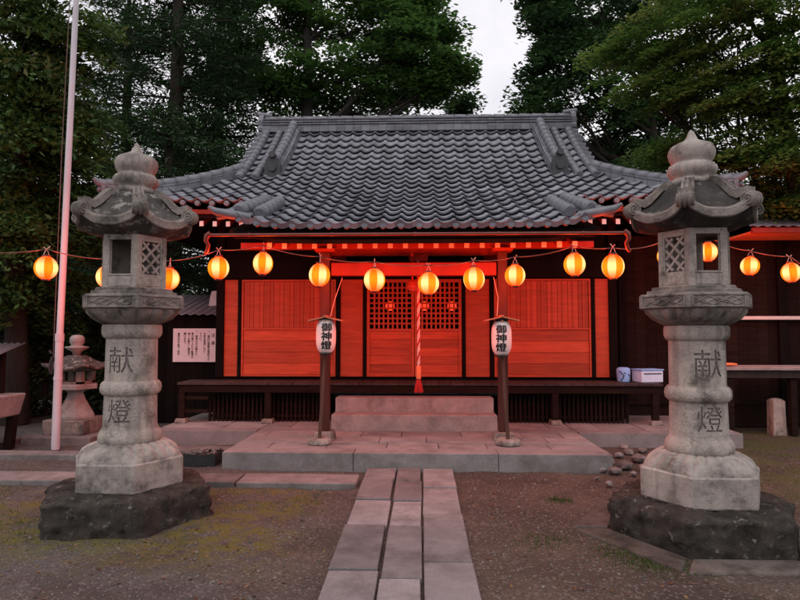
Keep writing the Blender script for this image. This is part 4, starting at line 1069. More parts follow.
# small square lantern
sl = thing('stone_lantern', 'small old stone lantern with square roof behind the flagpole', 'stone lantern', (gx(77.5, 8.4), 8.4, 0))
b = MB(); b.box((0, 0, .03), (.95, .9, .12)); b.build('slab', M['kerb'], sl, .012)
b = MB(); b.box((0, 0, .19), (.58, .58, .2)); b.build('base', M['granite_trim'], sl, .012)
b = MB(); b.lathe([(.28, .288), (.285, .30), (.28, .33), (.14, .56), (.11, .64), (.12, .655), (.15, .69)], 6, ph=R(0), smooth=False); b.build('shaft', M['step'], sl, .006)
b = MB(); b.lathe([(.2, .692), (.31, .70), (.315, .76), (.30, .775)], 6, smooth=False); b.build('platform', M['step'], sl, .008)
b = MB()
for sx_ in (-1, 1):
    for sy_ in (-1, 1): b.box((sx_ * .14, sy_ * .14, .87), (.08, .08, .19))
b.box((0, 0, .79), (.36, .36, .03)); b.box((0, 0, .965), (.36, .36, .03)); b.build('fire_box', M['granite_trim'], sl)
n = 48; prof = [(.1, 1.17, 0), (.14, 1.15, 0), (.2, 1.09, .1), (.28, 1.03, .5), (.37, 1.005, 1), (.37, .965, 1), (.2, .98, 0)]; vs = []
for r_, z, q in prof:
    for k in range(n):
        a = 2 * PI * k / n; aa = a % (PI / 2) - PI / 4; hx = r_ * .88 / max(abs(math.cos(a)), abs(math.sin(a))) ; hx = min(hx, r_ * 1.2)
        vs.append((hx * math.cos(a), hx * math.sin(a), z + q * .07 * (1 - abs(aa) / (PI / 4)) ** 2))
b = MB(); b.add(vs, [(i * n + k, (i + 1) * n + k, (i + 1) * n + (k + 1) % n, i * n + (k + 1) % n) for i in range(6) for k in range(n)], 0, True); b.add(vs[:n], [tuple(range(n))]); b.build('lantern_roof', M['granite_roof'], sl)
b = MB(); b.lathe([(.05, 1.165), (.06, 1.22), (.15, 1.27), (.155, 1.29), (.09, 1.30), (.07, 1.31), (.095, 1.35), (.098, 1.41), (.07, 1.45), (.02, 1.46)], 24); b.build('finial', M['step'], sl)

# roofed trough at the left edge
ro = thing('roofed_trough', 'stone trough under a low corrugated metal cover at the left edge of the yard', 'trough', (-5.5, 7.5, 0))
b = MB(); x1 = gx(29, 7.8) + 5.5
def trap(x0, x1, y0, y1, z0, z1, ins, mb): mb.add([(x0 + ins, y0 + ins, z0), (x1 - ins, y0 + ins, z0), (x1 - ins, y1 - ins, z0), (x0 + ins, y1 - ins, z0), (x0, y0, z1), (x1, y0, z1), (x1, y1, z1), (x0, y1, z1)], [(3, 2, 1, 0), (4, 5, 6, 7), (0, 1, 5, 4), (1, 2, 6, 5), (2, 3, 7, 6), (3, 0, 4, 7)])
trap(-.9, x1, -.3, .3, .42, .70, .05, b); b.build('basin', M['step'], ro, .02)
for lx, ly in ((-.7, -.18), (-.7, .18), (x1 - .12, -.18), (x1 - .12, .18)):
    b = MB(); b.box((lx, ly, .2), (.1, .1, .46), ry=.1 if lx > -.3 else -.1); b.build('leg', M['brown_wood'], ro, .006)
for lx in (-.8, x1 - .3):
    b = MB(); b.box((lx, .22, .97), (.07, .07, .55)); b.build('post', M['brown_wood'], ro, .004)
b = MB(); n = 100; vs = []
xa, xb = -1.1, gx(26, 7.88) + 5.5
for i in range(n + 1):
    x = xa + (xb - xa) * i / n; w = .014 * math.sin(2 * PI * x / .085)
    for y, z in ((-.38, 1.13), (.38, 1.34)):
        for dz in (0, .008): vs.append((x, y, z + w + dz))
fs = []
for i in range(n):
    a = i * 4; c = a + 4
    fs += [(a, c, c + 2, a + 2), (a + 1, a + 3, c + 3, c + 1), (a, a + 1, c + 1, c), (a + 2, c + 2, c + 3, a + 3)]
b.add(vs, fs, 0, True); b.build('cover', M['sheet_metal'], ro)

# notice on the shed
sh_ = thing('storage_shed', 'dark boarded shed with slanting ribbed roof behind the notice', 'shed', (gx(185, 9.9), 10.4, 0))
def sp(mb, name, m, bev=0): return mb.build(name, m, sh_, bev, origin=tuple(sh_.location))
xa, xb = gx(120, 9.9), gx(221, 9.9)
b = MB(); x = xa
while x < xb - .01:
    xe = min(x + .16, xb); b.bx(x + .002, xe - .002, 9.9, 9.93, 0, zz(316, 9.9), tone=random.random()); x = xe
b.bx(xa, xb, 9.95, 11.3, 0, zz(316, 9.9)); sp(b, 'wall', M['dark_wood'])
b = MB(); n = 80; vs = []
for i in range(n + 1):
    x = xa - .1 + (xb + .05 - xa + .1) * i / n; w = .012 * math.sin(2 * PI * i / 6)
    for y, z in ((9.72, zz(314.5, 9.72)), (11.3, zz(314.5, 9.72) + .42)):
        for dz in (0, .01): vs.append((x, y, z + w + dz))
b.add(vs, [q for i in range(n) for q in ((i * 4, i * 4 + 4, i * 4 + 6, i * 4 + 2), (i * 4 + 1, i * 4 + 3, i * 4 + 7, i * 4 + 5), (i * 4, i * 4 + 1, i * 4 + 5, i * 4 + 4))], 0, True); sp(b, 'shed_roof', M['sheet_metal'])
b = MB(); p = at(215, 298, 10.3)
b.prism([(-.11, -.14), (.11, -.14), (.11, .03), (.06, .05), (.03, .13), (-.06, .12), (-.09, .02)], lambda x, y, t: (p.x + x, 10.3 + t * .08, p.z + y)); sp(b, 'roof_ornament', M['plaster'], .01)
NY = 9.86; p0, p1 = at(173.5, 328.5, NY), at(217.5, 362, NY)
nb = thing('notice_board', 'pale notice board with columns of black writing on the dark shed wall', 'sign', ((p0.x + p1.x) / 2, NY, (p0.z + p1.z) / 2))
nw, nh_ = p1.x - p0.x, p0.z - p1.z
b = MB(); b.bx(-nw / 2, nw / 2, -.012, .02, -nh_ / 2, nh_ / 2); b.build('board', M['notice'], nb, .003)
b = MB()
colsT = [('注　意', .40, .14, .045), ('一、境内は神聖な場所です', .30, .02, .030), ('　火気を使用しない', .21, .02, .030), ('　下さい。', .12, .02, .030), ('一、参拝の方は静かに', .03, .02, .030), ('　車の乗り入れや駐車は', -.06, .02, .030), ('　固くお断りし御協力', -.14, .02, .030), ('　願います。', -.23, .02, .030), ('御神社氏子総代一同会', -.37, .10, .026)]
for s_, u, top, sz in colsT:
    pitch = sz * 1.36
    sc = nw / .72
    for v, f in column_text(s_, sz * 1.42 * sc, pitch * sc, .001, .0009):
        b.add([(x + u * nw, -.0135 - max(0, z), y + nh_ / 2 - (top + .06) * nh_) for x, y, z in v], f)
b.build('lettering', M['ink'], nb)

# pebble tray and rock pile
p = ground_at(199, 466)
tr = thing('pebble_tray', 'black metal tray heaped with pebbles behind the left stone lantern', 'tray', (p.x, p.y + .12, 0))
b = MB()
for q in ((-.19, .19, -.15, -.135), (-.19, .19, .135, .15), (-.19, -.175, -.135, .135), (.175, .19, -.135, .135)): b.bx(q[0], q[1], q[2], q[3], -.02, .13)
b.bx(-.18, .18, -.14, .14, -.02, .03); b.build('tray_body', M['black_metal'], tr)
def blob(mb, c, r, seed, tone=.5, flat=.65, sub=1, rough=1):
    bm = bmesh.new(); bmesh.ops.create_icosphere(bm, subdivisions=sub, radius=1); rs = random.Random(seed)
    sx_, sy_ = rs.uniform(.75, 1.25), rs.uniform(.75, 1.25); az = rs.uniform(0, PI)
    vs = []
    for v in bm.verts:
        k = 1 + .28 * rough * noise.noise(v.co * 1.3 + Vector((seed * 3.1, 0, 0))); x, y, z = v.co.x * k * sx_, v.co.y * k * sy_, v.co.z * k * flat
        vs.append((c[0] + r * (x * math.cos(az) - y * math.sin(az)), c[1] + r * (x * math.sin(az) + y * math.cos(az)), c[2] + r * z))
    mb.add(vs, [[v.index for v in f.verts] for f in bm.faces], 0, True, tone); bm.free()
b = MB()
for i in range(90): blob(b, (random.uniform(-.16, .16), random.uniform(-.12, .12), .09 + random.uniform(0, .06)), random.uniform(.015, .03), i, random.random())
po = b.build('pebbles', M['pebble'], tr); po['kind'] = 'stuff'
rocks = [(612, 462, .085), (622, 455, .07), (632, 452, .075), (641, 460, .09), (628, 466, .08), (618, 472, .075), (645, 450, .06), (606, 470, .05), (612, 484, .045), (637, 474, .05), (650, 468, .07), (627, 446, .06), (600, 478, .035), (622, 492, .035)]
for i, (px, py, r_) in enumerate(rocks):
    q = ground_at(px, py + 4, 0); q.y += .1
    b = MB(); blob(b, (0, 0, 0), r_, 100 + i, random.random(), .62, 1, 1.9); b.sm = [False] * len(b.sm); o = b.build('rock', M['rock'], bevel=r_ * .12); o.location = (q.x, q.y, r_ * .42)
    tag(o, 'rough grey stone heaped between the porch platform and the right stone lantern', 'stone', 'stones heaped by the right stone lantern')

# crates on the veranda, right end
q = at(623.5, 381, 9.0)
tb = thing('plastic_tub', 'pale blue rounded plastic tub on the right end of the veranda', 'tub', (q.x, 9.0, FLv))
b = MB(); b.lathe([(.075, 0), (.088, .01), (.1, .16), (.09, .2), (.06, .215)], 20); b.build('tub_body', M['blue_plastic'], tb, .004)
b = MB(); b.tube([(-.07, -.09, .02), (-.02, -.1, .1), (-.085, -.075, .17)], .007, 6); b.tube([(-.02, -.1, .14), (.09, -.07, .09)], .006, 6); b.build('strap', M['black_metal'], tb)
q = at(648, 380, 9.0)
cr = thing('plastic_crate', 'white plastic box lying beside the blue tub on the veranda', 'box', (q.x, 9.02, FLv), rz=.28)
b = MB(); b.bx(-.18, .18, -.12, .12, 0, .17); b.build('box_body', M['white_plastic'], cr, .012)
b = MB(); b.bx(-.19, .19, -.13, .13, .172, .192); b.build('lid', M['blue_plastic'], cr, .006)
b = MB(); b.bx(-.15, .15, -.124, -.1215, .12, .135); b.build('handle_slot', M['black_metal'], cr)

# ------------------------------------------------------------------ right side hall
sd_h = thing('side_hall', 'dark boarded side building with red lit eave at the right edge', 'building', (7.2, 11.5, 0))
def hp(mb, name, m, bev=0, par=None): return mb.build(name, m, par or sd_h, bev, origin=tuple(sd_h.location))
hx0, hx1, hy = 3.12, 10.5, 9.75
b = MB(); x = hx0
while x < hx1:
    b.bx(x + .002, x + .158, hy, hy + .025, .35, 3.05, tone=random.random()); x += .16
b.bx(hx0, hx1, hy + .03, 13.5, .0, 3.05); hp(b, 'wall', M['brown_wood'])
b = MB()
for x in np.arange(hx0 + .1, hx1, 1.25): b.bx(x - .06, x + .06, hy - .06, hy - .002, .2, 2.95)
hp(b, 'wall_post', M['dark_wood'], .004)
b = MB(); ez = zz(231.5, 9.0, 760); xe0 = gx(757, 9.0, 231)
b.add([(xe0, 9.0, ez), (hx1, 9.0, ez), (hx1, hy - .07, ez - .03), (xe0 - .12, hy - .07, ez - .03), (xe0, 9.0, ez + .03), (hx1, 9.0, ez + .03), (hx1, hy - .07, ez), (xe0 - .12, hy - .07, ez)], [(3, 2, 1, 0), (4, 5, 6, 7), (0, 1, 5, 4), (2, 3, 7, 6), (3, 0, 4, 7), (1, 2, 6, 5)]); hp(b, 'soffit', M['soffit'])
b = MB(); n = 160; vs = []
for i in range(n + 1):
    x = xe0 - .15 + (hx1 - xe0 + .3) * i / n; w = .012 * math.sin(2 * PI * i / 4)
    for y, z in ((8.9, ez + .06), (11.4, ez + 1.0), (13.9, ez + .06)):
        for dz in (0, .012): vs.append((x, y, z + w + dz))
b.add(vs, [q for i in range(n) for q in ((i * 6, i * 6 + 6, i * 6 + 8, i * 6 + 2), (i * 6 + 1, i * 6 + 3, i * 6 + 9, i * 6 + 7), (i * 6 + 2, i * 6 + 8, i * 6 + 10, i * 6 + 4), (i * 6 + 3, i * 6 + 5, i * 6 + 11, i * 6 + 9), (i * 6, i * 6 + 1, i * 6 + 7, i * 6 + 6))], 0, True); hp(b, 'side_roof', M['sheet_metal'])
b = MB(); b.bx(xe0 - .1, hx1, 8.93, 8.985, ez - .03, ez + .05); hp(b, 'fascia', M['red_wood'], .004)
b = MB(); b.bx(gx(733, 9.66), hx1, 9.64, 9.685, zz(320, 9.66), zz(316.5, 9.66)); hp(b, 'handrail', M['white_paint'], .006)
# ledge with planks
bn = thing('plank_ledge', 'weathered plank ledge along the foot of the dark side building', 'bench', (7.2, 9.2, 0))
lz = zz(366, 9.0); x0 = 4.3
b = MB()
for k in range(3): b.bx(x0, 10, 8.85 + k * .2, 9.04 + k * .2, lz - .045, lz + random.uniform(-.004, .004), tone=random.random())
b.build('plank', M['step'], bn, .006, origin=(7.2, 9.2, 0))
b = MB(); b.bx(x0 + .05, 9.9, 8.92, 8.98, lz - .16, lz - .05); b.build('apron', M['floor_wood'], bn, .004, origin=(7.2, 9.2, 0))
for x in (4.5, 5.4, 6.3, 7.2, 8.1): b = MB(); b.bx(x - .045, x + .045, 8.94, 9.03, 0, lz - .165); b.build('leg', M['brown_wood'], bn, .004, origin=(7.2, 9.2, 0))
for i, (px, w, hgt, lab) in enumerate(((728, .22, .05, 'folded orange cloth lying on the plank ledge'),)):
    q = at(px, 364, 9.05); b = MB(); blob(b, (0, 0, 0), .1, 77, .5, .32, 2); o = b.build('cloth', M['soffit']); o.location = (q.x, 9.05, lz + .03); o.scale = (1.5, .8, .8); tag(o, lab, 'cloth')
q = ground_at(781, 435)
b = MB(); b.box((0, 0, .22), (.19, .19, .54), taper=.93); b.lathe([(.12, .492), (.07, .52), (.01, .527)], 4, ph=R(45), smooth=False)
o = b.build('stone_post', M['granite'], bevel=.012); o.location = (q.x, q.y + .1, 0); tag(o, 'short square stone post standing before the plank ledge', 'post')

# ------------------------------------------------------------------ trees
def leaves_mesh(centers, sizes, nrm_flat, tone, name, m, parent, aspect=.5, dirs=None):
    """centers (n,3): one rhombic leaf each"""
    n = len(centers)
    up = RNG.normal(size=(n, 3)); up[:, 2] = np.abs(up[:, 2]) + nrm_flat; up /= np.linalg.norm(up, axis=1)[:, None]
    d = RNG.normal(size=(n, 3)) if dirs is None else dirs + RNG.normal(size=(n, 3)) * .45
    d -= up * (d * up).sum(1)[:, None]; d /= np.linalg.norm(d, axis=1)[:, None] + 1e-9
    s = np.cross(up, d); L = sizes[:, None]
    v = np.empty((n, 4, 3)); v[:, 0] = centers - d * L * .5; v[:, 1] = centers + s * L * aspect * .5 - up * L * .06; v[:, 2] = centers + d * L * .5 - up * L * .12; v[:, 3] = centers - s * L * aspect * .5 - up * L * .06
    me = bpy.data.meshes.new(name); me.vertices.add(n * 4); me.loops.add(n * 4); me.polygons.add(n)
    me.vertices.foreach_set('co', v.reshape(-1)); me.loops.foreach_set('vertex_index', np.arange(n * 4, dtype=np.int32))
    me.polygons.foreach_set('loop_start', np.arange(0, n * 4, 4, dtype=np.int32))
    me.update(); me.validate()
    a = me.attributes.new('tone', 'FLOAT', 'FACE'); a.data.foreach_set('value', np.clip(tone, 0, 1).astype(np.float32))
    me.materials.append(m); o = bpy.data.objects.new(name, me); COL.objects.link(o)
    if parent: o.parent = parent
    return o
def tree(name, label, base, trunk_top, trunk_r, lobes, n_spray, n_leaf, leaf, m, bark, spray=(.5, .14), cat='tree', group=None, droop=.2, flat=1.2, aspect=.5, fork=.35, seed=1, twig=True, tone_b=0):
    """lobes: (x, y, z, rx, ry, rz) in world space; trunk from base to trunk_top"""
    rs = np.random.default_rng(seed); base = np.array(base, float); top = np.array(trunk_top, float)
    t = thing(name, label, cat, tuple(base), group)
    wood = MB(); N = 9; tp = []
    for k in range(N):
        u = k / (N - 1); p = base + (top - base) * u + np.array([math.sin(u * 4 + seed), math.cos(u * 3 + seed), 0]) * .12 * u * (1 - u) * 4 * (trunk_r / .2); tp.append(p)
    wood.tube([tuple(p - base) for p in tp], [trunk_r * (1.25 if k == 0 else 1) * (1 - .75 * k / (N - 1)) for k in range(N)], 10)
    cs, ds, ts = [], [], []
    for li, lb in enumerate(lobes):
        c = np.array(lb[:3], float); rr_ = np.array(lb[3:6], float); ns = int(n_spray * (lb[6] if len(lb) > 6 else 1))
        # limb from trunk
        want = c[2] - .45 * np.linalg.norm(c[:2] - base[:2]); u = np.clip((want - base[2]) / max(.1, (top - base)[2]), fork, .97)
        s0 = tp[int(round(u * (N - 1)))]; r0 = trunk_r * (1 - .75 * u) * .55
        mid = s0 + (c - s0) * .5 + np.array([0, 0, -.08 * np.linalg.norm(c - s0)]) + rs.normal(size=3) * .15
        limb = [s0 + (mid - s0) * k / 4 for k in range(4)] + [mid + (c - mid) * k / 4 for k in range(5)]
        limb = [p + rs.normal(size=3) * .04 for p in limb]; limb[0] = s0
        wood.tube([tuple(p - base) for p in limb], [max(.012, r0 * (1 - .8 * k / 8)) for k in range(9)], 6)
        for _ in range(ns):
            q = rs.normal(size=3); q /= np.linalg.norm(q); sc = c + q * rr_ * rs.uniform(.25, 1) ** .6
            out = sc - base; out[2] = 0; out /= np.linalg.norm(out) + 1e-6
            if twig:
                st_ = limb[rs.integers(3, 9)]; md = (st_ + sc) / 2 + rs.normal(size=3) * .08
                wood.tube([tuple(st_ - base), tuple(md - base), tuple(sc - base)], [.018, .012, .005], 4, caps=False)
            k = int(n_leaf * rs.uniform(.6, 1.4)); sr = spray[0] * rs.uniform(.6, 1.25)
            P = np.clip(rs.normal(size=(k, 3)), -1.7, 1.7) * np.array([sr * .55, sr * .55, spray[1] * .6])
            P[:, 2] -= droop * (P @ out) + droop * .25 * (P[:, 0] ** 2 + P[:, 1] ** 2) / sr
            cs.append(sc + P); ds.append(np.tile(out, (k, 1))); ts.append(np.clip(rs.normal(.45 + tone_b, .27) + rs.normal(size=k) * .13, 0, 1))
    wood.build('trunk', bark, t, fix=False)
    C = np.concatenate(cs) - base; D = np.concatenate(ds); Tn = np.concatenate(ts)
    leaves_mesh(C, leaf * rs.uniform(.65, 1.35, len(C)), flat, Tn, 'crown', m, t, aspect, D)
    return t
def lob(px, py, Y, rpx, rpy, ry=None, w=1):
    p = at(px, py, Y); k = Y / F
    return (p.x, Y, p.z, rpx * k, ry or rpx * k, rpy * k, w)
# A: near left broadleaf
A = [lob(15, 60, 9, 55, 55), lob(60, 40, 9.4, 50, 45), lob(20, 150, 9, 55, 50), lob(70, 140, 9.6, 40, 50), lob(10, 230, 9.2, 45, 40, None, 1.6), lob(60, 225, 9.8, 45, 40, None, 1.6), lob(5, 185, 10.5, 60, 50, None, 1.5), lob(5, 100, 10.8, 60, 50, None, 1.3), lob(95, 215, 10.2, 30, 35), lob(10, -30, 9, 60, 50), lob(-50, 80, 9, 50, 90), lob(35, 300, 10, 60, 35, None, 1.2)]
tree('broadleaf_tree', 'dense dark broadleaf tree with reddish leaf tips at the left edge', (gx(8, 9.6), 9.8, 0), (gx(25, 9.6), 9.5, 8.2), .2, A, 24, 210, .12, M['leaf_left'], M['bark'], (.40, .13), seed=2, droop=.5, flat=.7, aspect=.4)
# B: firs behind the left lantern
def fir(px, Y, z_top, r0, seed, label, z0=1.5, n=26, dens=1, leaf=.13):
    rs = np.random.default_rng(seed); base = np.array([gx(px, Y), Y, 0]); t = thing('fir_tree', label, 'tree', tuple(base), 'firs behind the hall')
    wood = MB(); wood.tube([(0, 0, 0), (.05, 0, z_top * .5), (0, .05, z_top)], [.26, .17, .03], 10)
    cs, ds, ts = [], [], []
    for i in range(n):
        u = i / (n - 1); z = z0 + (z_top - z0) * u
        for a in rs.uniform(0, 2 * PI, 5 if u < .8 else 4):
            L = r0 * (1 - u) ** .7 * rs.uniform(.65, 1.15) + .25; d = np.array([math.cos(a), math.sin(a), 0])
            zb = z + rs.uniform(-.2, .2); m_ = 6
            pts = [np.array([0, 0, zb]) + d * L * k / m_ + np.array([0, 0, .10 * L * math.sin(PI * .7 * k / m_) - .10 * L * (k / m_) ** 2]) for k in range(m_ + 1)]
            wood.tube([tuple(p) for p in pts], [.035 * (1 - .8 * k / m_) for k in range(m_ + 1)], 4, caps=False)
            s = np.array([-d[1], d[0], 0])
            k = int(125 * L * dens); tt = rs.uniform(.18, 1.05, k); wd = (.12 + .32 * np.sin(np.clip(tt, 0, 1) * PI * .85)) * min(1.2, L * .5)
            P = np.array([pts[0]]) + (pts[-1] - pts[0]) * tt[:, None] + s * (rs.normal(size=k) * wd)[:, None]
            P[:, 2] += .10 * L * np.sin(PI * .7 * tt) - .05 * L + rs.normal(size=k) * .06 - .03
            cs.append(P); ds.append(np.tile(d, (k, 1)) + s * rs.choice([-1, 1], k)[:, None] * .6); ts.append(np.clip(rs.normal(.45, .18) + rs.normal(size=k) * .15, 0, 1))
    wood.build('trunk', M['bark'], t, fix=False)
    C = np.concatenate(cs); leaves_mesh(C, leaf * rs.uniform(.7, 1.4, len(C)), 1.4, np.concatenate(ts), 'crown', M['leaf_fir'], t, .24, np.concatenate(ds))
fir(170, 15, 15.5, 3.2, 11, 'tall dark fir rising behind the left stone lantern', 2.5, 30, 1.3, .17)
fir(214, 18, 13.5, 2.6, 12, 'dark fir behind the left end of the hall roof', 2.5, 26, 1.2, .17)
fir(120, 18, 13.5, 3.0, 13, 'fir between the flagpole and the left stone lantern', 2, 26, 1.2, .17)
fir(164, 12.5, 6.2, 1.3, 14, 'young fir right behind the finial of the left stone lantern', 1.2, 16, 1.4, .12)
# C: spreading zelkova behind the ridge
Z = [lob(270, 20, 17, 55, 35), lob(330, 10, 17, 55, 35), lob(380, 15, 17, 40, 32), lob(410, 45, 16.5, 34, 22), lob(448, 68, 16.5, 20, 16), lob(380, 70, 17, 55, 30), lob(320, 75, 17, 55, 30), lob(265, 75, 17.5, 45, 30), lob(425, 92, 17, 24, 12), lob(300, 110, 18, 60, 22), lob(370, 108, 18, 60, 18), lob(375, -20, 17, 40, 30), lob(418, 4, 17, 22, 18), lob(432, 28, 17, 18, 14), lob(330, -40, 17, 70, 40), lob(250, -30, 17, 50, 40), lob(220, 60, 18, 40, 50)]
tree('zelkova_tree', 'wide spreading green tree behind the left half of the hall ridge', (gx(285, 17.5), 17.5, 0), (gx(305, 17), 17, 11.5), .34, Z, 17, 230, .15, M['leaf_zelkova'], M['bark_grey'], (.62, .17), seed=5, droop=.2, flat=1.5, aspect=.5)
tree('sapling', 'small treetop peeping over the hall ridge in the gap of sky', (gx(466, 19), 19, 0), (gx(466, 19), 19, 8.3), .09, [lob(466, 103, 19, 12, 9), lob(458, 112, 19, 12, 7)], 14, 60, .15, M['leaf_dark'], M['bark'], (.4, .15), seed=6)
# E: dark tree behind the right half
E = [lob(548, 30, 16, 28, 30), lob(545, 75, 16, 28, 24), lob(590, 20, 16.5, 45, 35), lob(590, 70, 16.5, 45, 35), lob(640, 50, 17, 45, 45), lob(540, 105, 16, 26, 16), lob(600, 120, 17, 45, 22), lob(560, -20, 16, 45, 30), lob(650, 0, 17, 60, 40), lob(650, 120, 17.5, 40, 20), lob(640, 165, 17, 50, 26, None, 1.0), lob(610, 150, 18, 30, 16), lob(690, 90, 18, 50, 50), lob(700, 190, 18, 50, 25, None, .5)]
tree('broadleaf_tree', 'dark green tree behind the right half of the hall roof', (gx(690, 17.5), 17.5, 0), (gx(640, 17), 17, 11.5), .30, E, 17, 210, .15, M['leaf_dark'], M['bark'], (.55, .16), seed=8, droop=.25, flat=1.2, fork=.55, aspect=.5)
# F: near maple overhanging from the right
Fm = [lob(640, 45, 10, 45, 24), lob(700, 35, 9.5, 55, 30), lob(770, 40, 9.2, 50, 35), lob(660, 95, 10, 40, 20), lob(720, 95, 9.6, 50, 26), lob(780, 100, 9, 45, 30), lob(675, 150, 10.3, 35, 16), lob(735, 150, 9.6, 45, 22), lob(785, 160, 9.2, 40, 25), lob(700, 180, 10.2, 30, 10, None, .6), lob(750, 195, 9.8, 40, 14), lob(795, 205, 9.3, 25, 12), lob(720, -20, 9.5, 70, 30), lob(800, -10, 9, 60, 40), lob(840, 80, 9, 50, 70)]
tree('maple_tree', 'light green maple spreading its layered branches over the right stone lantern', (gx(850, 10), 10.2, 0), (gx(770, 9.6), 9.6, 8.0), .22, Fm, 19, 270, .075, M['leaf_maple'], M['bark'], (.46, .07), seed=9, droop=.35, flat=2.2, aspect=.6)
# far trees closing the horizon
for i, (px, Y, r_, zc, lab) in enumerate(((-60, 22, 3.2, 5, 'far dark tree beyond the left edge of the yard'), (40, 24, 3.4, 4.5, 'far dark tree behind the flagpole'), (130, 26, 3.4, 4.2, 'far dark tree behind the left stone lantern'), (700, 24, 3.2, 4.4, 'far dark tree above the side building'), (790, 23, 3.4, 4.8, 'far dark tree at the right edge above the side building'), (900, 24, 3.4, 4.6, 'far dark tree beyond the right edge'))):
    x = gx(px, Y); L6 = [(x + random.uniform(-1.8, 1.8), Y + random.uniform(-1, 1), zc + random.uniform(-2.4, 2.2), 1.7, 1.5, 1.3) for _ in range(8)]
    tree('broadleaf_tree', lab, (x, Y, 0), (x, Y, zc + 2), .25, L6, 22, 70, .24, M['leaf_dark'], M['bark'], (.8, .3), seed=20 + i, group='far trees round the yard', droop=.2, flat=.8, twig=False)
# dark shrubs at the left, under the trees
shr = [(8, 330, 10.6, .9), (48, 330, 10.8, .85), (100, 335, 11.0, .8), (-40, 340, 10.0, .9), (150, 320, 11.6, .75), (190, 290, 12.5, .8)]
for i, (px, py, Y, r_) in enumerate(shr):
    x = gx(px, Y); L4 = [(x + random.uniform(-.35, .35) * r_, Y + random.uniform(-.3, .3), .35 + k * .45 + random.uniform(-.1, .1), .55 * r_, .45, .4) for k in range(5)]
    tree('evergreen_shrub', ('dark evergreen shrub behind the corrugated trough cover', 'dark evergreen shrub left behind the small stone lantern', 'dark evergreen shrub right behind the small stone lantern', 'dark evergreen shrub at the left edge of the yard', 'dark evergreen shrub behind the left stone lantern shaft', 'dark evergreen shrub behind the shed')[i], (x, Y, 0), (x, Y, 2.0), .05, L4, 26, 55, .09, M['leaf_shrub'], M['bark'], (.28, .12), cat='shrub', group='dark shrubs at the left', seed=40 + i, droop=.2, flat=.7, twig=False)
# board fence behind the left yard
fe = thing('board_fence', 'dark board fence behind the shrubs on the left', 'fence', (-6.0, 12.6, 0))
b = MB(); x = -10.0
while x < -3.4: b.bx(x + .003, x + .147, 12.6, 12.62, .05, 1.9, tone=random.random()); x += .15
for z in (.4, 1.6): b.bx(-10, -3.4, 12.625, 12.67, z, z + .08)
b.build('fence_boards', M['dark_wood'], fe, origin=(-6.0, 12.6, 0))
for k in range(5):
    b = MB(); xx = -9.9 + k * 1.6; b.bx(xx - .05, xx + .05, 12.675, 12.77, 0, 1.95); b.build('fence_post', M['dark_wood'], fe, .004, origin=(-6.0, 12.6, 0))

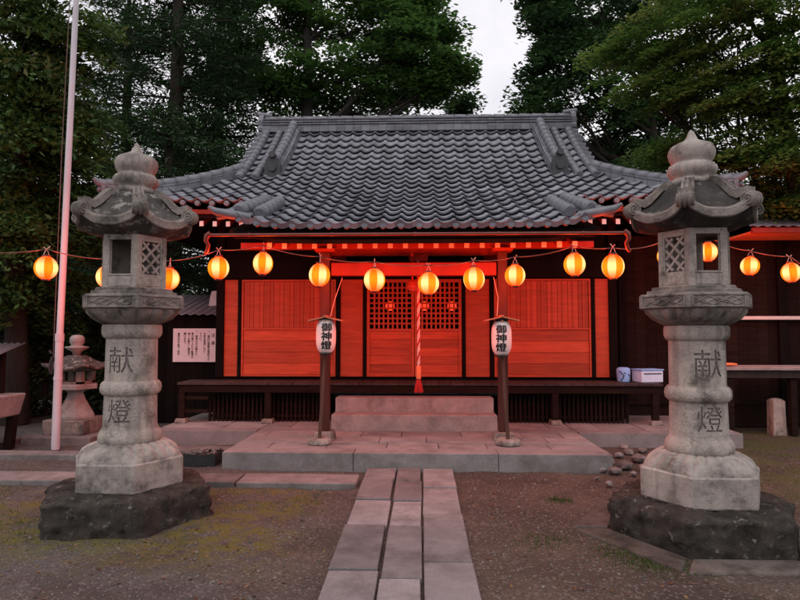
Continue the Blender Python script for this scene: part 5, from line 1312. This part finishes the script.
# ------------------------------------------------------------------ ground litter
def free(x, y):
    if -.66 < x < .40 and y < 6.62: return False
    if -2.3 < x < 2.15 and y > 6.5: return False
    if y > 7.95 and -3.7 < x < 4.3: return False
    for q in (lanL.location, pR.location):
        if (x - q.x) ** 2 + (y - q.y) ** 2 < .7 ** 2: return False
    return True
b = MB(); cnt = 0; rs = random.Random(11)
while cnt < 2600:
    y = 2.6 + 5.2 * rs.random() ** 1.3; x = rs.uniform(-4.6, 4.4) * (y + 1.5) / 7.5
    if not free(x, y): continue
    if abs(x - .6) > .7 and rs.random() < .35: continue
    r_ = .0035 + .010 * rs.random() ** 4; blob(b, (x, y, gz(x, y) + r_ * .25), r_, cnt % 40, rs.random(), .7, 1); cnt += 1
po = b.build('gravel', M['pebble'], fix=False); tag(po, 'scattered grit and small pebbles on the bare earth', None, None, 'stuff')
def scatter(n, fn, size, name, m, label, flat=1.5, aspect=.6, lift=.008):
    cs = []
    while len(cs) < n:
        p = fn()
        if p and free(*p): cs.append((p[0], p[1], gz(*p) + lift))
    C = np.array(cs); o = leaves_mesh(C, size * RNG.uniform(.6, 1.4, n), flat, RNG.uniform(0, 1, n), name, m, None, aspect); return tag(o, label, None, None, 'stuff')
def anyw():
    y = 2.6 + 5.2 * rs.random() ** 1.2; return rs.uniform(-4.6, 4.6) * (y + 1.5) / 7.5, y
scatter(700, anyw, .032, 'leaf_litter', M['litter'], 'fallen brown leaves scattered over the yard', 3.0)
# grass blades
def blades(n, fn, hgt, name, label):
    b = MB(); k = 0
    while k < n:
        p = fn()
        if not p or not free(*p): continue
        x, y = p; z = gz(x, y) - .003; a = rs.uniform(0, 2 * PI); H_ = hgt * rs.uniform(.5, 1.4); w = .0028; ln_ = rs.uniform(.1, .7) * H_
        dx, dy = math.cos(a), math.sin(a); sx_, sy_ = -dy * w, dx * w
        b.add([(x - sx_, y - sy_, z), (x + sx_, y + sy_, z), (x + dx * ln_ * .4 + sx_ * .7, y + dy * ln_ * .4 + sy_ * .7, z + H_ * .6), (x + dx * ln_ * .4 - sx_ * .7, y + dy * ln_ * .4 - sy_ * .7, z + H_ * .6), (x + dx * ln_, y + dy * ln_, z + H_)], [(0, 1, 2, 3), (3, 2, 4)], 0, False, rs.random()); k += 1
    o = b.build(name, M['grass'], fix=False); tag(o, label, None, None, 'stuff')
tufts = [(ground_at(px, py), r_) for px, py, r_ in ((620, 550, .10), (640, 556, .12), (660, 566, .12), (652, 562, .08), (540, 540, .10), (560, 500, .05), (770, 470, .25), (785, 490, .25), (755, 455, .2), (795, 455, .3), (770, 560, .08))]
def tuft():
    c, r_ = rs.choice(tufts); return c.x + rs.gauss(0, r_ * 1.25), c.y + rs.gauss(0, r_ * 1.0)
blades(3000, tuft, .022, 'grass', 'short green grass growing in patches right of the path')
def mossy():
    y = rs.uniform(4.2, 5.8); x = rs.uniform(-4.2, -.9)
    return (x, y) if noise.noise((x * 1.2, y * 1.2, 9)) > -.05 else None
blades(5000, mossy, .012, 'moss', 'yellowish moss and sprouts left of the path')
